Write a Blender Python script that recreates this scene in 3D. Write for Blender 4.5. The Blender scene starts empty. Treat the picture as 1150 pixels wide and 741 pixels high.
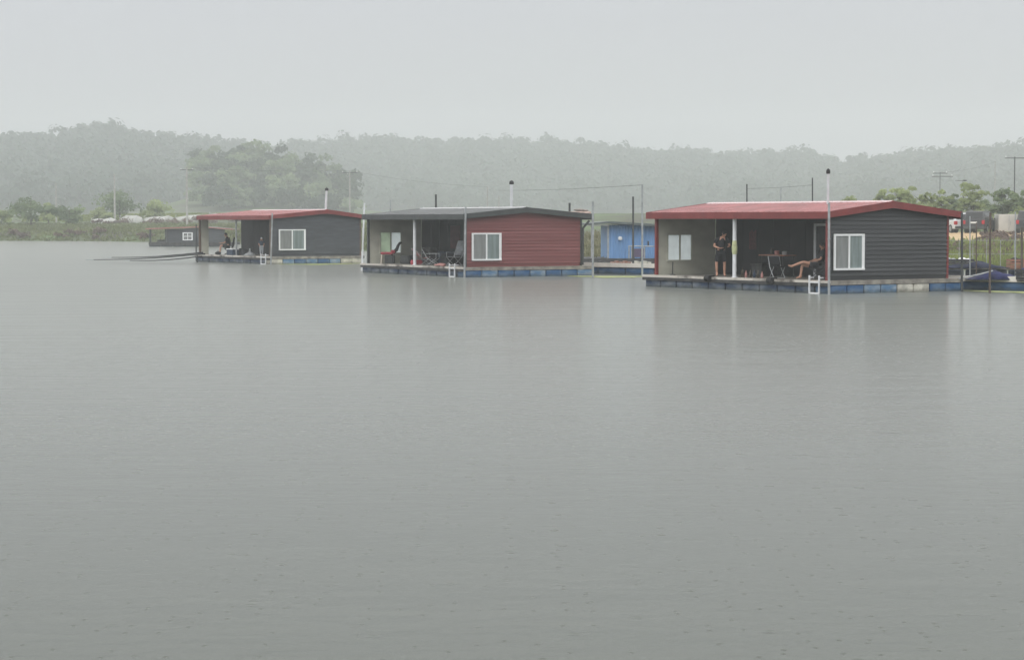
import bpy, bmesh, math, random
import numpy as np
from mathutils import Vector, Matrix, noise as mnoise
random.seed(7)
rng = np.random.default_rng(11)
R = math.radians
scene = bpy.context.scene
COL = scene.collection

# ------------------------------------------------------------------ camera
F_PX, CX, CY, HOR, EYE = 2400.0, 575.0, 370.5, 248.0, 2.55
PHI = math.atan((CY - HOR) / F_PX)
cam_d = bpy.data.cameras.new("camera")
cam = bpy.data.objects.new("camera", cam_d)
COL.objects.link(cam)
cam.location = (0, 0, EYE)
cam.rotation_euler = (math.pi / 2 - PHI, 0, 0)
cam_d.sensor_width = 36
cam_d.lens = 36 * F_PX / 1150.0
cam_d.clip_start = 0.1
cam_d.clip_end = 6000
scene.camera = cam

# ------------------------------------------------------------------ sky and sun
SUN_EL, SUN_AZ = 50.0, 200.0
world = bpy.data.worlds.new("World")
scene.world = world
world.use_nodes = True
nt = world.node_tree
nt.nodes.clear()
out = nt.nodes.new("ShaderNodeOutputWorld")
bg = nt.nodes.new("ShaderNodeBackground")
bg.inputs["Strength"].default_value = 0.1
sky = nt.nodes.new("ShaderNodeTexSky")
sky.sky_type = 'NISHITA'
sky.sun_disc = False
sky.sun_elevation = R(SUN_EL)
sky.sun_rotation = R(SUN_AZ)
sky.air_density = 1.0
sky.dust_density = 6.0
hsv = nt.nodes.new("ShaderNodeHueSaturation")
hsv.inputs["Saturation"].default_value = 0.15
nt.links.new(sky.outputs[0], hsv.inputs["Color"])
# overcast layer: the cloud deck is brighter towards the zenith
tc = nt.nodes.new("ShaderNodeTexCoord")
sep = nt.nodes.new("ShaderNodeSeparateXYZ")
nt.links.new(tc.outputs["Generated"], sep.inputs[0])
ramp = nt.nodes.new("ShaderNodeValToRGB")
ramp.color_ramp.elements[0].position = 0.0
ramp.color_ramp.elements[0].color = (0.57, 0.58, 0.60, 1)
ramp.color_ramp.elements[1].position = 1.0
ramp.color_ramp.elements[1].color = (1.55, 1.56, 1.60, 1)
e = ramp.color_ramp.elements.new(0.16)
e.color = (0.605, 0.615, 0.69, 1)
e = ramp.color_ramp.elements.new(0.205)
e.color = (1.40, 1.42, 1.44, 1)  # steep rise just above the view, added to brighten the water's reflections
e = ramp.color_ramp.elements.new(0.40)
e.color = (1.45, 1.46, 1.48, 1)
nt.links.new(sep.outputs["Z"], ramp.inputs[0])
cn = nt.nodes.new("ShaderNodeTexNoise")
cn.inputs["Scale"].default_value = 2.2
cn.inputs["Detail"].default_value = 5
cmap = nt.nodes.new("ShaderNodeMapping")
cmap.inputs["Scale"].default_value = (1, 1, 3)
nt.links.new(tc.outputs["Generated"], cmap.inputs[0])
nt.links.new(cmap.outputs[0], cn.inputs["Vector"])
cr = nt.nodes.new("ShaderNodeMapRange")
cr.inputs["From Min"].default_value = 0.3
cr.inputs["From Max"].default_value = 0.7
cr.inputs["To Min"].default_value = 9.7
cr.inputs["To Max"].default_value = 10.3
nt.links.new(cn.outputs[0], cr.inputs[0])
scl = nt.nodes.new("ShaderNodeVectorMath")
scl.operation = 'SCALE'
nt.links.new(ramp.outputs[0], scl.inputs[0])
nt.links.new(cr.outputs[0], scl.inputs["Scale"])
mixw = nt.nodes.new("ShaderNodeMix")
mixw.data_type = 'RGBA'
mixw.inputs["Factor"].default_value = 0.93
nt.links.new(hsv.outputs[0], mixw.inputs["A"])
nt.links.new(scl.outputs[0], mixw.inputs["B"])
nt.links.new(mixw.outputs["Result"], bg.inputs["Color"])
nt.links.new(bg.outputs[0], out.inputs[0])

sun_d = bpy.data.lights.new("sun", 'SUN')
sun_d.energy = 0.9
sun_d.angle = R(40)
sun_d.color = (1.0, 0.97, 0.93)
sun = bpy.data.objects.new("sun", sun_d)
COL.objects.link(sun)
sun.rotation_euler = (R(90 - SUN_EL), 0, R(180 - SUN_AZ))

scene.view_settings.view_transform = 'Standard'
scene.view_settings.look = 'None'
scene.view_settings.exposure = 0.0
scene.view_settings.gamma = 1.0
scene.view_settings.use_curve_mapping = False
scene.render.engine = 'CYCLES'
scene.cycles.max_bounces = 8
scene.cycles.volume_bounces = 3
scene.cycles.transparent_max_bounces = 8
scene.cycles.use_denoising = True

# ------------------------------------------------------------------ helpers
def W(px, d, z):
    """the point at photo column px, distance d (along Y) and height z"""
    v = math.tan(math.atan((z - EYE) / d) + PHI)
    return Vector(((px - CX) / F_PX * d / (math.cos(PHI) + v * math.sin(PHI)), d, z))

def Z(py, d):
    """height that shows at photo row py at distance d"""
    return EYE + d * (HOR - py) / F_PX

def D(py):
    """distance of the water surface at photo row py"""
    return EYE * F_PX / (py - HOR)

def mat(name, col, rough=0.6, var=0.15, scale=3.0, stretch=(1, 1, 1), metal=0.0, spec=0.5,
        col2=None, bump=0.0, trans=0.0, detail=4.0, lo=0.35, hi=0.65, coat=0.0):
    m = bpy.data.materials.new(name)
    m.use_nodes = True
    t = m.node_tree
    p = t.nodes["Principled BSDF"]
    p.inputs["Roughness"].default_value = rough
    p.inputs["Metallic"].default_value = metal
    p.inputs["Specular IOR Level"].default_value = spec
    p.inputs["Coat Weight"].default_value = coat
    c = t.nodes.new("ShaderNodeTexCoord")
    mp = t.nodes.new("ShaderNodeMapping")
    mp.inputs["Scale"].default_value = stretch
    n = t.nodes.new("ShaderNodeTexNoise")
    n.inputs["Scale"].default_value = scale
    n.inputs["Detail"].default_value = detail
    rp = t.nodes.new("ShaderNodeMapRange")
    rp.inputs["From Min"].default_value = lo
    rp.inputs["From Max"].default_value = hi
    mx = t.nodes.new("ShaderNodeMix")
    mx.data_type = 'RGBA'
    a = tuple(max(0, x * (1 - var)) for x in col)
    b = col2 if col2 else tuple(min(1, x * (1 + var)) for x in col)
    mx.inputs["A"].default_value = (*a, 1)
    mx.inputs["B"].default_value = (*b, 1)
    t.links.new(c.outputs["Object"], mp.inputs[0])
    t.links.new(mp.outputs[0], n.inputs["Vector"])
    t.links.new(n.outputs[0], rp.inputs[0])
    t.links.new(rp.outputs[0], mx.inputs["Factor"])
    t.links.new(mx.outputs["Result"], p.inputs["Base Color"])
    if bump:
        bp = t.nodes.new("ShaderNodeBump")
        bp.inputs["Strength"].default_value = bump
        bp.inputs["Distance"].default_value = 0.02
        t.links.new(n.outputs[0], bp.inputs["Height"])
        t.links.new(bp.outputs[0], p.inputs["Normal"])
    if trans:
        tr = t.nodes.new("ShaderNodeBsdfTranslucent")
        ms = t.nodes.new("ShaderNodeMixShader")
        ms.inputs[0].default_value = trans
        t.links.new(mx.outputs["Result"], tr.inputs["Color"])
        t.links.new(p.outputs[0], ms.inputs[1])
        t.links.new(tr.outputs[0], ms.inputs[2])
        t.links.new(ms.outputs[0], t.nodes["Material Output"].inputs[0])
    return m

def leaf_mat(name, dark, light, trans=0.3, scale=0.25):
    m = mat(name, dark, rough=0.65, var=0.0, scale=scale, col2=light, trans=trans, lo=0.3, hi=0.7, spec=0.25)
    t = m.node_tree
    at = t.nodes.new("ShaderNodeAttribute")
    at.attribute_name = "tint"
    mx = [n for n in t.nodes if n.bl_idname == "ShaderNodeMix"][0]
    ad = t.nodes.new("ShaderNodeMath")
    ad.operation = 'ADD'
    ad.use_clamp = True
    src = mx.inputs["Factor"].links[0].from_socket
    sc = t.nodes.new("ShaderNodeMath")
    sc.operation = 'MULTIPLY'
    sc.inputs[1].default_value = 0.5
    t.links.new(src, sc.inputs[0])
    t.links.new(sc.outputs[0], ad.inputs[0])
    t.links.new(at.outputs["Fac"], ad.inputs[1])
    t.links.new(ad.outputs[0], mx.inputs["Factor"])
    return m

class MB:
    def __init__(self):
        self.v = []; self.f = []
    def add(self, vs, fs):
        o = len(self.v)
        self.v += [tuple(p) for p in vs]
        self.f += [tuple(i + o for i in f) for f in fs]
        return self
    def box(self, x0, x1, y0, y1, z0, z1):
        vs = [(x, y, z) for z in (z0, z1) for y in (y0, y1) for x in (x0, x1)]
        return self.add(vs, [(0, 2, 3, 1), (4, 5, 7, 6), (0, 1, 5, 4), (2, 6, 7, 3), (0, 4, 6, 2), (1, 3, 7, 5)])
    def cbox(self, x0, x1, y0, y1, z0, z1, b=0.03):
        """box with chamfered vertical and top edges"""
        def ring(i, z):
            return [(x0 + i + b, y0 + i, z), (x1 - i - b, y0 + i, z), (x1 - i, y0 + i + b, z), (x1 - i, y1 - i - b, z),
                    (x1 - i - b, y1 - i, z), (x0 + i + b, y1 - i, z), (x0 + i, y1 - i - b, z), (x0 + i, y0 + i + b, z)]
        vs = ring(b * .7, z0) + ring(0, z0 + b) + ring(0, z1 - b) + ring(b * .7, z1)
        fs = [tuple(range(7, -1, -1)), tuple(range(24, 32))]
        for k in range(3):
            for i in range(8):
                j = (i + 1) % 8
                fs.append((k * 8 + i, k * 8 + j, k * 8 + 8 + j, k * 8 + 8 + i))
        return self.add(vs, fs)
    def tube(self, pts, rad, n=8, cap=True):
        pts = [Vector(p) for p in pts]
        if not isinstance(rad, (list, tuple)): rad = [rad] * len(pts)
        vs = []; fs = []
        for i, p in enumerate(pts):
            d = (pts[min(i + 1, len(pts) - 1)] - pts[max(i - 1, 0)])
            if d.length < 1e-9: d = Vector((0, 0, 1))
            d.normalize()
            up = Vector((0, 0, 1)) if abs(d.z) < 0.95 else Vector((0, 1, 0))
            a = d.cross(up).normalized(); b = a.cross(d)
            for k in range(n):
                t = 2 * math.pi * k / n
                vs.append(p + (a * math.cos(t) + b * math.sin(t)) * rad[i])
        for i in range(len(pts) - 1):
            for k in range(n):
                j = (k + 1) % n
                fs.append((i * n + k, i * n + j, i * n + n + j, i * n + n + k))
        if cap:
            fs.append(tuple(range(n - 1, -1, -1)))
            fs.append(tuple((len(pts) - 1) * n + k for k in range(n)))
        return self.add(vs, fs)
    def lathe(self, c, prof, n=12):
        """profile of (radius, z) turned about a vertical axis through c"""
        return self.tube([(c[0], c[1], c[2] + z) for r, z in prof], [max(r, 1e-4) for r, z in prof], n) if False else self._lathe(c, prof, n)
    def _lathe(self, c, prof, n):
        vs = []; fs = []
        for r, z in prof:
            for k in range(n):
                t = 2 * math.pi * k / n
                vs.append((c[0] + max(r, 1e-4) * math.cos(t), c[1] + max(r, 1e-4) * math.sin(t), c[2] + z))
        for i in range(len(prof) - 1):
            for k in range(n):
                j = (k + 1) % n
                fs.append((i * n + k, i * n + j, i * n + n + j, i * n + n + k))
        fs.append(tuple(range(n - 1, -1, -1)))
        fs.append(tuple((len(prof) - 1) * n + k for k in range(n)))
        return self.add(vs, fs)
    def prism(self, poly, ax, a0, a1):
        """polygon extruded along axis 'x' or 'y'; poly gives the two other coordinates"""
        n = len(poly)
        if ax == 'y': vs = [(p, a, q) for a in (a0, a1) for p, q in poly]
        elif ax == 'x': vs = [(a, p, q) for a in (a0, a1) for p, q in poly]
        else: vs = [(p, q, a) for a in (a0, a1) for p, q in poly]
        fs = [tuple(range(n)), tuple(range(2 * n - 1, n - 1, -1))]
        for i in range(n):
            j = (i + 1) % n
            fs.append((i, i + n, j + n, j))
        return self.add(vs, fs)
    def ell(self, c, r, n=14, m=9):
        vs = []; fs = []
        for i in range(m + 1):
            th = math.pi * i / m
            for k in range(n):
                t = 2 * math.pi * k / n
                vs.append((c[0] + r[0] * math.sin(th) * math.cos(t), c[1] + r[1] * math.sin(th) * math.sin(t), c[2] + r[2] * math.cos(th)))
        for i in range(m):
            for k in range(n):
                j = (k + 1) % n
                fs.append((i * n + k, i * n + n + k, i * n + n + j, i * n + j))
        return self.add(vs, fs)
    def build(self, name, m, parent=None, smooth=False, fix=True, label=None):
        me = bpy.data.meshes.new(name)
        me.from_pydata(self.v, [], self.f)
        if fix:
            bm = bmesh.new(); bm.from_mesh(me)
            bmesh.ops.recalc_face_normals(bm, faces=bm.faces)
            bm.to_mesh(me); bm.free()
        if smooth:
            me.polygons.foreach_set("use_smooth", [True] * len(me.polygons))
        me.materials.append(m)
        o = bpy.data.objects.new(name, me)
        COL.objects.link(o)
        if parent: o.parent = parent
        if label: o["label"] = label
        return o

def tag(o, label=None, cat=None, group=None, kind=None):
    if label: o["label"] = label
    if cat: o["category"] = cat
    if group: o["group"] = group
    if kind: o["kind"] = kind
    return o

def thing(name, label, cat, loc=(0, 0, 0), rz=0.0, group=None):
    o = bpy.data.objects.new(name, None)
    o.empty_display_size = 0.3
    COL.objects.link(o)
    o.location = loc
    o.rotation_euler = (0, 0, rz)
    return tag(o, label, cat, group)

def quad_mesh(name, P, m, parent=None, tint=None):
    """P: (n,4,3) array of quads -> one mesh"""
    n = len(P)
    me = bpy.data.meshes.new(name)
    me.vertices.add(n * 4); me.loops.add(n * 4); me.polygons.add(n)
    me.vertices.foreach_set("co", P.reshape(-1).astype(np.float32))
    me.loops.foreach_set("vertex_index", np.arange(n * 4, dtype=np.int32))
    me.polygons.foreach_set("loop_start", np.arange(0, n * 4, 4, dtype=np.int32))
    me.polygons.foreach_set("loop_total", np.full(n, 4, dtype=np.int32))
    if tint is not None:
        a = me.attributes.new("tint", 'FLOAT', 'FACE')
        a.data.foreach_set("value", tint.astype(np.float32))
    me.update(calc_edges=True)
    me.materials.append(m)
    o = bpy.data.objects.new(name, me)
    COL.objects.link(o)
    if parent: o.parent = parent
    return o

def leaf_quads(C, N, size, r, jit=0.38):
    """quads of given sizes centred at C facing roughly N"""
    n = len(C)
    N = N + r.normal(0, jit, (n, 3))
    N /= np.linalg.norm(N, axis=1, keepdims=True) + 1e-9
    U = np.cross(N, r.normal(0, 1, (n, 3)))
    U /= np.linalg.norm(U, axis=1, keepdims=True) + 1e-9
    V = np.cross(N, U)
    s = (size * r.uniform(0.6, 1.3, n))[:, None]
    k = r.uniform(0.45, 0.9, n)[:, None]
    return np.stack([C - U * s, C - V * s * k, C + U * s, C + V * s * k], axis=1)

def crown_points(r, rx, rz, zc, lobes, per, lobe_r, flat=0.8):
    """lobed crown: lobes spread in an ellipsoid, leaf centres on and inside every lobe"""
    C = []; N = []; T = []
    for _ in range(lobes):
        u = r.normal(0, 1, 3); u /= np.linalg.norm(u)
        rad = r.uniform(0.25, 0.95)
        c = np.array([u[0] * rx * rad, u[1] * rx * rad, zc + u[2] * rz * rad])
        lr = lobe_r * r.uniform(0.6, 1.25)
        d = r.normal(0, 1, (per, 3)); d /= np.linalg.norm(d, axis=1, keepdims=True)
        d[:, 2] = np.where(d[:, 2] < -0.3, -d[:, 2] * 0.6, d[:, 2])
        rr = lr * r.uniform(0.55, 1.08, per)[:, None]
        C.append(c + d * rr * np.array([1, 1, flat])); N.append(d + np.array([0, 0, 0.25]))
        T.append(np.full(per, r.uniform(-0.25, 0.45)))
    return np.concatenate(C), np.concatenate(N), np.concatenate(T)

# ------------------------------------------------------------------ materials
M_siding_dark = mat("charcoal_siding", (0.024, 0.027, 0.030), 0.5, 0.2, 1.6, (0.12, 1, 6.5), col2=(0.050, 0.053, 0.056), bump=0.1, lo=0.42, hi=0.75)
M_siding_red = mat("red_siding", (0.20, 0.048, 0.045), 0.6, 0.15, 1.6, (0.15, 1, 6.5), col2=(0.25, 0.075, 0.075), bump=0.1, lo=0.4, hi=0.75)
M_siding_grey = mat("grey_siding", (0.055, 0.062, 0.07), 0.6, 0.2, 2.5, (0.6, 1, 4))
M_panel = mat("pale_panel", (0.50, 0.50, 0.42), 0.55, 0.12, 0.9, (1, 1, 2))
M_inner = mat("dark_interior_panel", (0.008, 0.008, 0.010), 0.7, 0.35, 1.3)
M_roof_red = mat("red_roof_sheet", (0.42, 0.155, 0.15), 0.28, 0.2, 1.2, spec=0.6, coat=1.0)
M_trim_red = mat("red_trim", (0.20, 0.030, 0.028), 0.45, 0.15, 2.0)
M_roof_grey = mat("grey_roof_sheet", (0.16, 0.165, 0.165), 0.3, 0.2, 1.2, spec=0.6, coat=0.7)
M_trim_grey = mat("dark_grey_trim", (0.045, 0.05, 0.05), 0.5, 0.2, 2.0)
M_white = mat("white_pvc", (0.86, 0.87, 0.87), 0.35, 0.05, 2.0)
M_whitem = mat("white_metal_paint", (0.76, 0.78, 0.80), 0.4, 0.1, 3.0)
M_galv = mat("galvanised_steel", (0.38, 0.40, 0.41), 0.45, 0.2, 4.0, metal=0.4)
M_dkpole = mat("dark_weathered_pole", (0.05, 0.055, 0.055), 0.6, 0.3, 3.0)
M_rust = mat("rusty_pole", (0.10, 0.075, 0.06), 0.7, 0.35, 4.0)
M_deck = mat("wet_deck_boards", (0.26, 0.24, 0.21), 0.5, 0.35, 3.0, (1, 0.3, 1))
M_edge = mat("worn_edge_board", (0.12, 0.10, 0.085), 0.55, 0.3, 1.1, (1, 1, 1), col2=(0.62, 0.58, 0.52), lo=0.36, hi=0.52)
M_deckdark = mat("dark_deck_beam", (0.05, 0.05, 0.05), 0.6, 0.4, 3.0)
M_float = mat("blue_float", (0.035, 0.15, 0.36), 0.5, 0.35, 1.6, (1, 1, 3), col2=(0.17, 0.25, 0.34), bump=0.1, lo=0.45, hi=0.8)
M_float2 = mat("faded_blue_float", (0.12, 0.27, 0.47), 0.55, 0.3, 2.0, (1, 1, 3), col2=(0.34, 0.40, 0.45), bump=0.1, lo=0.4, hi=0.75)
M_floatw = mat("dirty_white_float", (0.55, 0.53, 0.46), 0.6, 0.25, 3.0, bump=0.1)
M_floatd = mat("grimy_blue_float", (0.025, 0.065, 0.15), 0.6, 0.3, 1.3, (1, 1, 2.5), col2=(0.24, 0.27, 0.30), bump=0.1, lo=0.42, hi=0.78)
M_rubber = mat("black_rubber", (0.012, 0.012, 0.013), 0.7, 0.2)
M_glass_l = mat("screened_glass", (0.22, 0.23, 0.225), 0.2, 0.12, 6.0, (1, 1, 0.2))
M_glass_r = mat("curtained_glass", (0.20, 0.245, 0.24), 0.15, 0.2, 7.0, (1, 1, 0.1))
M_frost = mat("frosted_glass", (0.88, 0.92, 0.92), 0.3, 0.04, 3.0, trans=0.85)
M_steel = mat("stainless_flue", (0.72, 0.73, 0.75), 0.28, 0.06, 3.0, metal=0.55)
M_skin = mat("skin", (0.50, 0.27, 0.185), 0.5, 0.1, 8.0)
M_black_cloth = mat("black_cloth", (0.013, 0.014, 0.018), 0.85, 0.25, 12.0)
M_navy_cloth = mat("navy_cloth", (0.03, 0.05, 0.085), 0.85, 0.25, 12.0)
M_pale_cloth = mat("pale_cloth", (0.42, 0.45, 0.48), 0.85, 0.1, 12.0)
M_dark_cloth = mat("dark_grey_cloth", (0.03, 0.028, 0.030), 0.85, 0.3, 12.0)
M_hair = mat("black_hair", (0.012, 0.010, 0.010), 0.5, 0.2, 30.0)
M_eye = mat("dark_eye", (0.01, 0.01, 0.01), 0.2, 0.1)
M_redfab = mat("red_fabric", (0.42, 0.06, 0.08), 0.7, 0.25, 6.0)
M_pinkfab = mat("faded_pink_fabric", (0.45, 0.22, 0.20), 0.75, 0.2, 6.0)
M_wood = mat("brown_tabletop", (0.30, 0.13, 0.08), 0.45, 0.25, 3.0, (1, 6, 1))
M_blue_wall = mat("blue_sheet_metal", (0.17, 0.34, 0.62), 0.45, 0.12, 1.3, (2, 2, 0.4))
M_greyroof2 = mat("green_grey_roof", (0.10, 0.12, 0.12), 0.45, 0.2, 1.2)
M_tarp = mat("blue_tarpaulin", (0.016, 0.020, 0.075), 0.75, 0.4, 3.5, bump=0.6, spec=.25)
M_bottle = mat("green_brown_bottle", (0.06, 0.05, 0.035), 0.2, 0.4, 9.0)
M_conc = mat("weathered_concrete", (0.40, 0.39, 0.37), 0.8, 0.15, 2.0)
M_yellowgreen = mat("yellow_green_rope", (0.32, 0.34, 0.08), 0.7, 0.2, 5.0)

def scum(m):
    """algae stain where the floats meet the water"""
    t = m.node_tree; p = t.nodes["Principled BSDF"]
    src = p.inputs["Base Color"].links[0].from_socket
    c = t.nodes.new("ShaderNodeTexCoord"); sx = t.nodes.new("ShaderNodeSeparateXYZ"); t.links.new(c.outputs["Object"], sx.inputs[0])
    n = t.nodes.new("ShaderNodeTexNoise"); n.inputs["Scale"].default_value = 5; n.inputs["Detail"].default_value = 5; t.links.new(c.outputs["Object"], n.inputs["Vector"])
    a = t.nodes.new("ShaderNodeMath"); a.operation = 'MULTIPLY_ADD'; a.inputs[1].default_value = -0.22
    t.links.new(n.outputs[0], a.inputs[0]); t.links.new(sx.outputs["Z"], a.inputs[2])
    r_ = t.nodes.new("ShaderNodeMapRange"); r_.inputs["From Min"].default_value = -0.07; r_.inputs["From Max"].default_value = 0.05
    r_.inputs["To Min"].default_value = 0.6; r_.inputs["To Max"].default_value = 0.0
    t.links.new(a.outputs[0], r_.inputs[0])
    mx = t.nodes.new("ShaderNodeMix"); mx.data_type = 'RGBA'; mx.inputs["B"].default_value = (0.055, 0.06, 0.035, 1)
    t.links.new(r_.outputs[0], mx.inputs["Factor"]); t.links.new(src, mx.inputs["A"]); t.links.new(mx.outputs["Result"], p.inputs["Base Color"])
for m_ in (M_float, M_float2, M_floatw, M_floatd): scum(m_)

# ------------------------------------------------------------------ water
def make_water_material():
    m = bpy.data.materials.new("lake_water")
    m.use_nodes = True
    t = m.node_tree
    p = t.nodes["Principled BSDF"]
    p.inputs["Base Color"].default_value = (0.015, 0.0245, 0.006, 1)
    p.inputs["Roughness"].default_value = 0.18
    # sheen standing in for missing sky reflection: pales the rain-fuzzed water at low angles
    p.inputs["Sheen Tint"].default_value = (1.0, 0.99, 0.925, 1)
    p.inputs["Specular Tint"].default_value = (1.0, 0.99, 0.955, 1)
    p.inputs["Sheen Weight"].default_value = 0.57
    p.inputs["Sheen Roughness"].default_value = 0.16
    p.inputs["IOR"].default_value = 1.27
    c = t.nodes.new("ShaderNodeTexCoord")
    def noise(scale, stretch, detail, dist):
        mp = t.nodes.new("ShaderNodeMapping"); mp.inputs["Scale"].default_value = stretch
        n = t.nodes.new("ShaderNodeTexNoise")
        n.inputs["Scale"].default_value = scale; n.inputs["Detail"].default_value = detail
        n.inputs["Distortion"].default_value = 0.4
        t.links.new(c.outputs["Object"], mp.inputs[0]); t.links.new(mp.outputs[0], n.inputs["Vector"])
        ml = t.nodes.new("ShaderNodeMath"); ml.operation = 'MULTIPLY'; ml.inputs[1].default_value = dist
        t.links.new(n.outputs[0], ml.inputs[0])
        return ml.outputs[0]
    def add(a, b):
        s = t.nodes.new("ShaderNodeMath"); s.operation = 'ADD'
        t.links.new(a, s.inputs[0]); t.links.new(b, s.inputs[1])
        return s.outputs[0]
    h = add(noise(1.1, (0.3, 1, 1), 3, 0.032), noise(5.0, (0.6, 1, 1), 2, 0.010))
    h = add(h, noise(0.12, (0.6, 1, 1), 1, 0.05))
    h = add(h, noise(0.38, (0.18, 1, 1), 2, 0.035))
    # rain rings: sparse round dimples
    for sc, amp, keep in ((2.4, 0.010, 0.82), (5.5, 0.0075, 0.74)):
        vo = t.nodes.new("ShaderNodeTexVoronoi"); vo.voronoi_dimensions = '2D'
        vo.inputs["Scale"].default_value = sc
        t.links.new(c.outputs["Object"], vo.inputs["Vector"])
        mr = t.nodes.new("ShaderNodeMapRange"); mr.interpolation_type = 'SMOOTHSTEP'
        mr.inputs["From Min"].default_value = 0.0; mr.inputs["From Max"].default_value = 0.16
        mr.inputs["To Min"].default_value = -amp; mr.inputs["To Max"].default_value = 0.0
        t.links.new(vo.outputs["Distance"], mr.inputs[0])
        sp = t.nodes.new("ShaderNodeSeparateColor"); t.links.new(vo.outputs["Color"], sp.inputs[0])
        gt = t.nodes.new("ShaderNodeMath"); gt.operation = 'GREATER_THAN'; gt.inputs[1].default_value = keep
        t.links.new(sp.outputs[0], gt.inputs[0])
        mu = t.nodes.new("ShaderNodeMath"); mu.operation = 'MULTIPLY'
        t.links.new(mr.outputs[0], mu.inputs[0]); t.links.new(gt.outputs[0], mu.inputs[1])
        h = add(h, mu.outputs[0])
    b = t.nodes.new("ShaderNodeBump")
    b.inputs["Strength"].default_value = 0.34
    b.inputs["Distance"].default_value = 1.0
    t.links.new(h, b.inputs["Height"]); t.links.new(b.outputs[0], p.inputs["Normal"])
    return m

w = MB()
w.add([(-1100, -120, 0), (1100, -120, 0), (1100, 420, 0), (-1100, 420, 0)], [(0, 1, 2, 3)])
tag(w.build("water", make_water_material()), kind="structure")

# ------------------------------------------------------------------ terrain with the wooded hills
SHORE = ([-900, 0, 90, 160, 235, 420, 600, 680, 900, 1150, 2200], [300, 272, 268, 258, 248, 178, 136, 122, 114, 110, 100])
RIDGE_X = [-700, -200, 0, 40, 80, 100, 120, 150, 160, 200, 250, 310, 350, 380, 420, 460, 480, 500, 520, 545, 580, 620, 650, 700, 740, 750, 800, 870, 900, 930, 943, 950, 960, 1000, 1050, 1080, 1120, 1150, 1400, 2000]
RIDGE_Y = [165, 158, 154, 153, 151, 146, 143, 149, 153, 155, 160, 167, 163, 158, 157, 160, 157, 162, 161, 157, 160, 160, 163, 168, 172, 170, 173, 173, 172, 178, 186, 187, 181, 177, 172, 170, 168, 165, 160, 170]
RD_X = [-700, 0, 200, 300, 400, 600, 930, 955, 1150, 2000]
RD_D = [1120, 1120, 1140, 1220, 1300, 1320, 1300, 1240, 1200, 1150]
TREE_H = 14.0
def sm(t):
    t = np.clip(t, 0, 1)
    return t * t * (3 - 2 * t)
def colpx(X, Y): return CX + F_PX * X / np.maximum(Y, 1.0)
def n2(X, Y, s, seed=0.0):
    return np.array([mnoise.noise(Vector((float(a) * s + seed, float(b) * s, seed))) for a, b in zip(np.ravel(X), np.ravel(Y))]).reshape(np.shape(X))
def height(X, Y, rough=True):
    X = np.asarray(X, float); Y = np.asarray(Y, float)
    px = colpx(X, Y)
    ds = np.interp(px, *SHORE)
    if rough: ds = ds + 1.6 * n2(X, Y, 0.12, 3.1)
    t = Y - ds
    right = sm((px - 420) / 220)
    ln = 9 + right * 33
    zb = 1.15 + 0.12 * right
    z = np.where(t < 0, np.maximum(-1.5, 0.22 * t), zb * sm(t / ln * 0.8 + 0.02) / 1.0)
    rd = np.interp(px, RD_X, RD_D)
    zr = EYE + (HOR - np.interp(px, RIDGE_X, RIDGE_Y)) / F_PX * rd - TREE_H * 0.95
    foot = rd - 330
    z = z + np.clip((t - ln) / 130, 0, 1) * 2.2 + np.clip((t - 150) / 500, 0, 1) * 1.5
    z = z + np.maximum(zr - 4.8, 0) * sm((Y - foot) / 330.0)
    # the wooded knoll behind the left house
    kx, ky = -78.0, 645.0
    z = z + 9.5 * np.exp(-((X - kx) / 25.0) ** 2 - ((Y - ky) / 42.0) ** 2)
    lot = sm((px - 880) / 60) * sm((Y - 152) / 12) * (1 - sm((Y - 228) / 30))
    z = z * (1 - lot) + 1.46 * lot
    if rough: z = z + np.where(t > 1, 0.12 * n2(X, Y, 0.35, 8.7) * (1 - lot), 0)
    return z
cols = np.concatenate([np.linspace(-1500, -60, 30), np.linspace(-40, 1190, 150), np.linspace(1220, 2600, 30)])
rows = np.concatenate([np.array([-12, -6, -3, -1.5, 0]), np.linspace(1, 60, 40), np.linspace(64, 200, 28), np.linspace(210, 1150, 70)])
vs = []
for s in rows:
    for px in cols:
        d0 = np.interp(px, *SHORE)
        Y = d0 + s
        vs.append((((px - CX) / F_PX) * Y, Y))
vs = np.array(vs)
zz = height(vs[:, 0], vs[:, 1])
nc = len(cols)
fs = [(r * nc + c, r * nc + c + 1, (r + 1) * nc + c + 1, (r + 1) * nc + c) for r in range(len(rows) - 1) for c in range(nc - 1)]
M_ground = mat("grassy_soil", (0.085, 0.085, 0.045), 0.9, 0.3, 0.11, (1, 0.6, 1), col2=(0.085, 0.13, 0.04), detail=8, lo=0.4, hi=0.6)
tb = MB(); tb.add([(a, b, c) for (a, b), c in zip(vs, zz)], fs)
ter = tb.build("terrain", M_ground, smooth=True, fix=False)
tag(ter, kind="structure")
# lakebed sheet under the water, out past the sheet of land
lb = MB(); lb.add([(-900, -120, -1.6), (900, -120, -1.6), (900, 420, -1.6), (-900, 420, -1.6)], [(0, 1, 2, 3)])
tag(lb.build("lakebed", mat("mud", (0.09, 0.08, 0.06), 0.9, 0.2, 0.4)), kind="structure")

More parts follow.
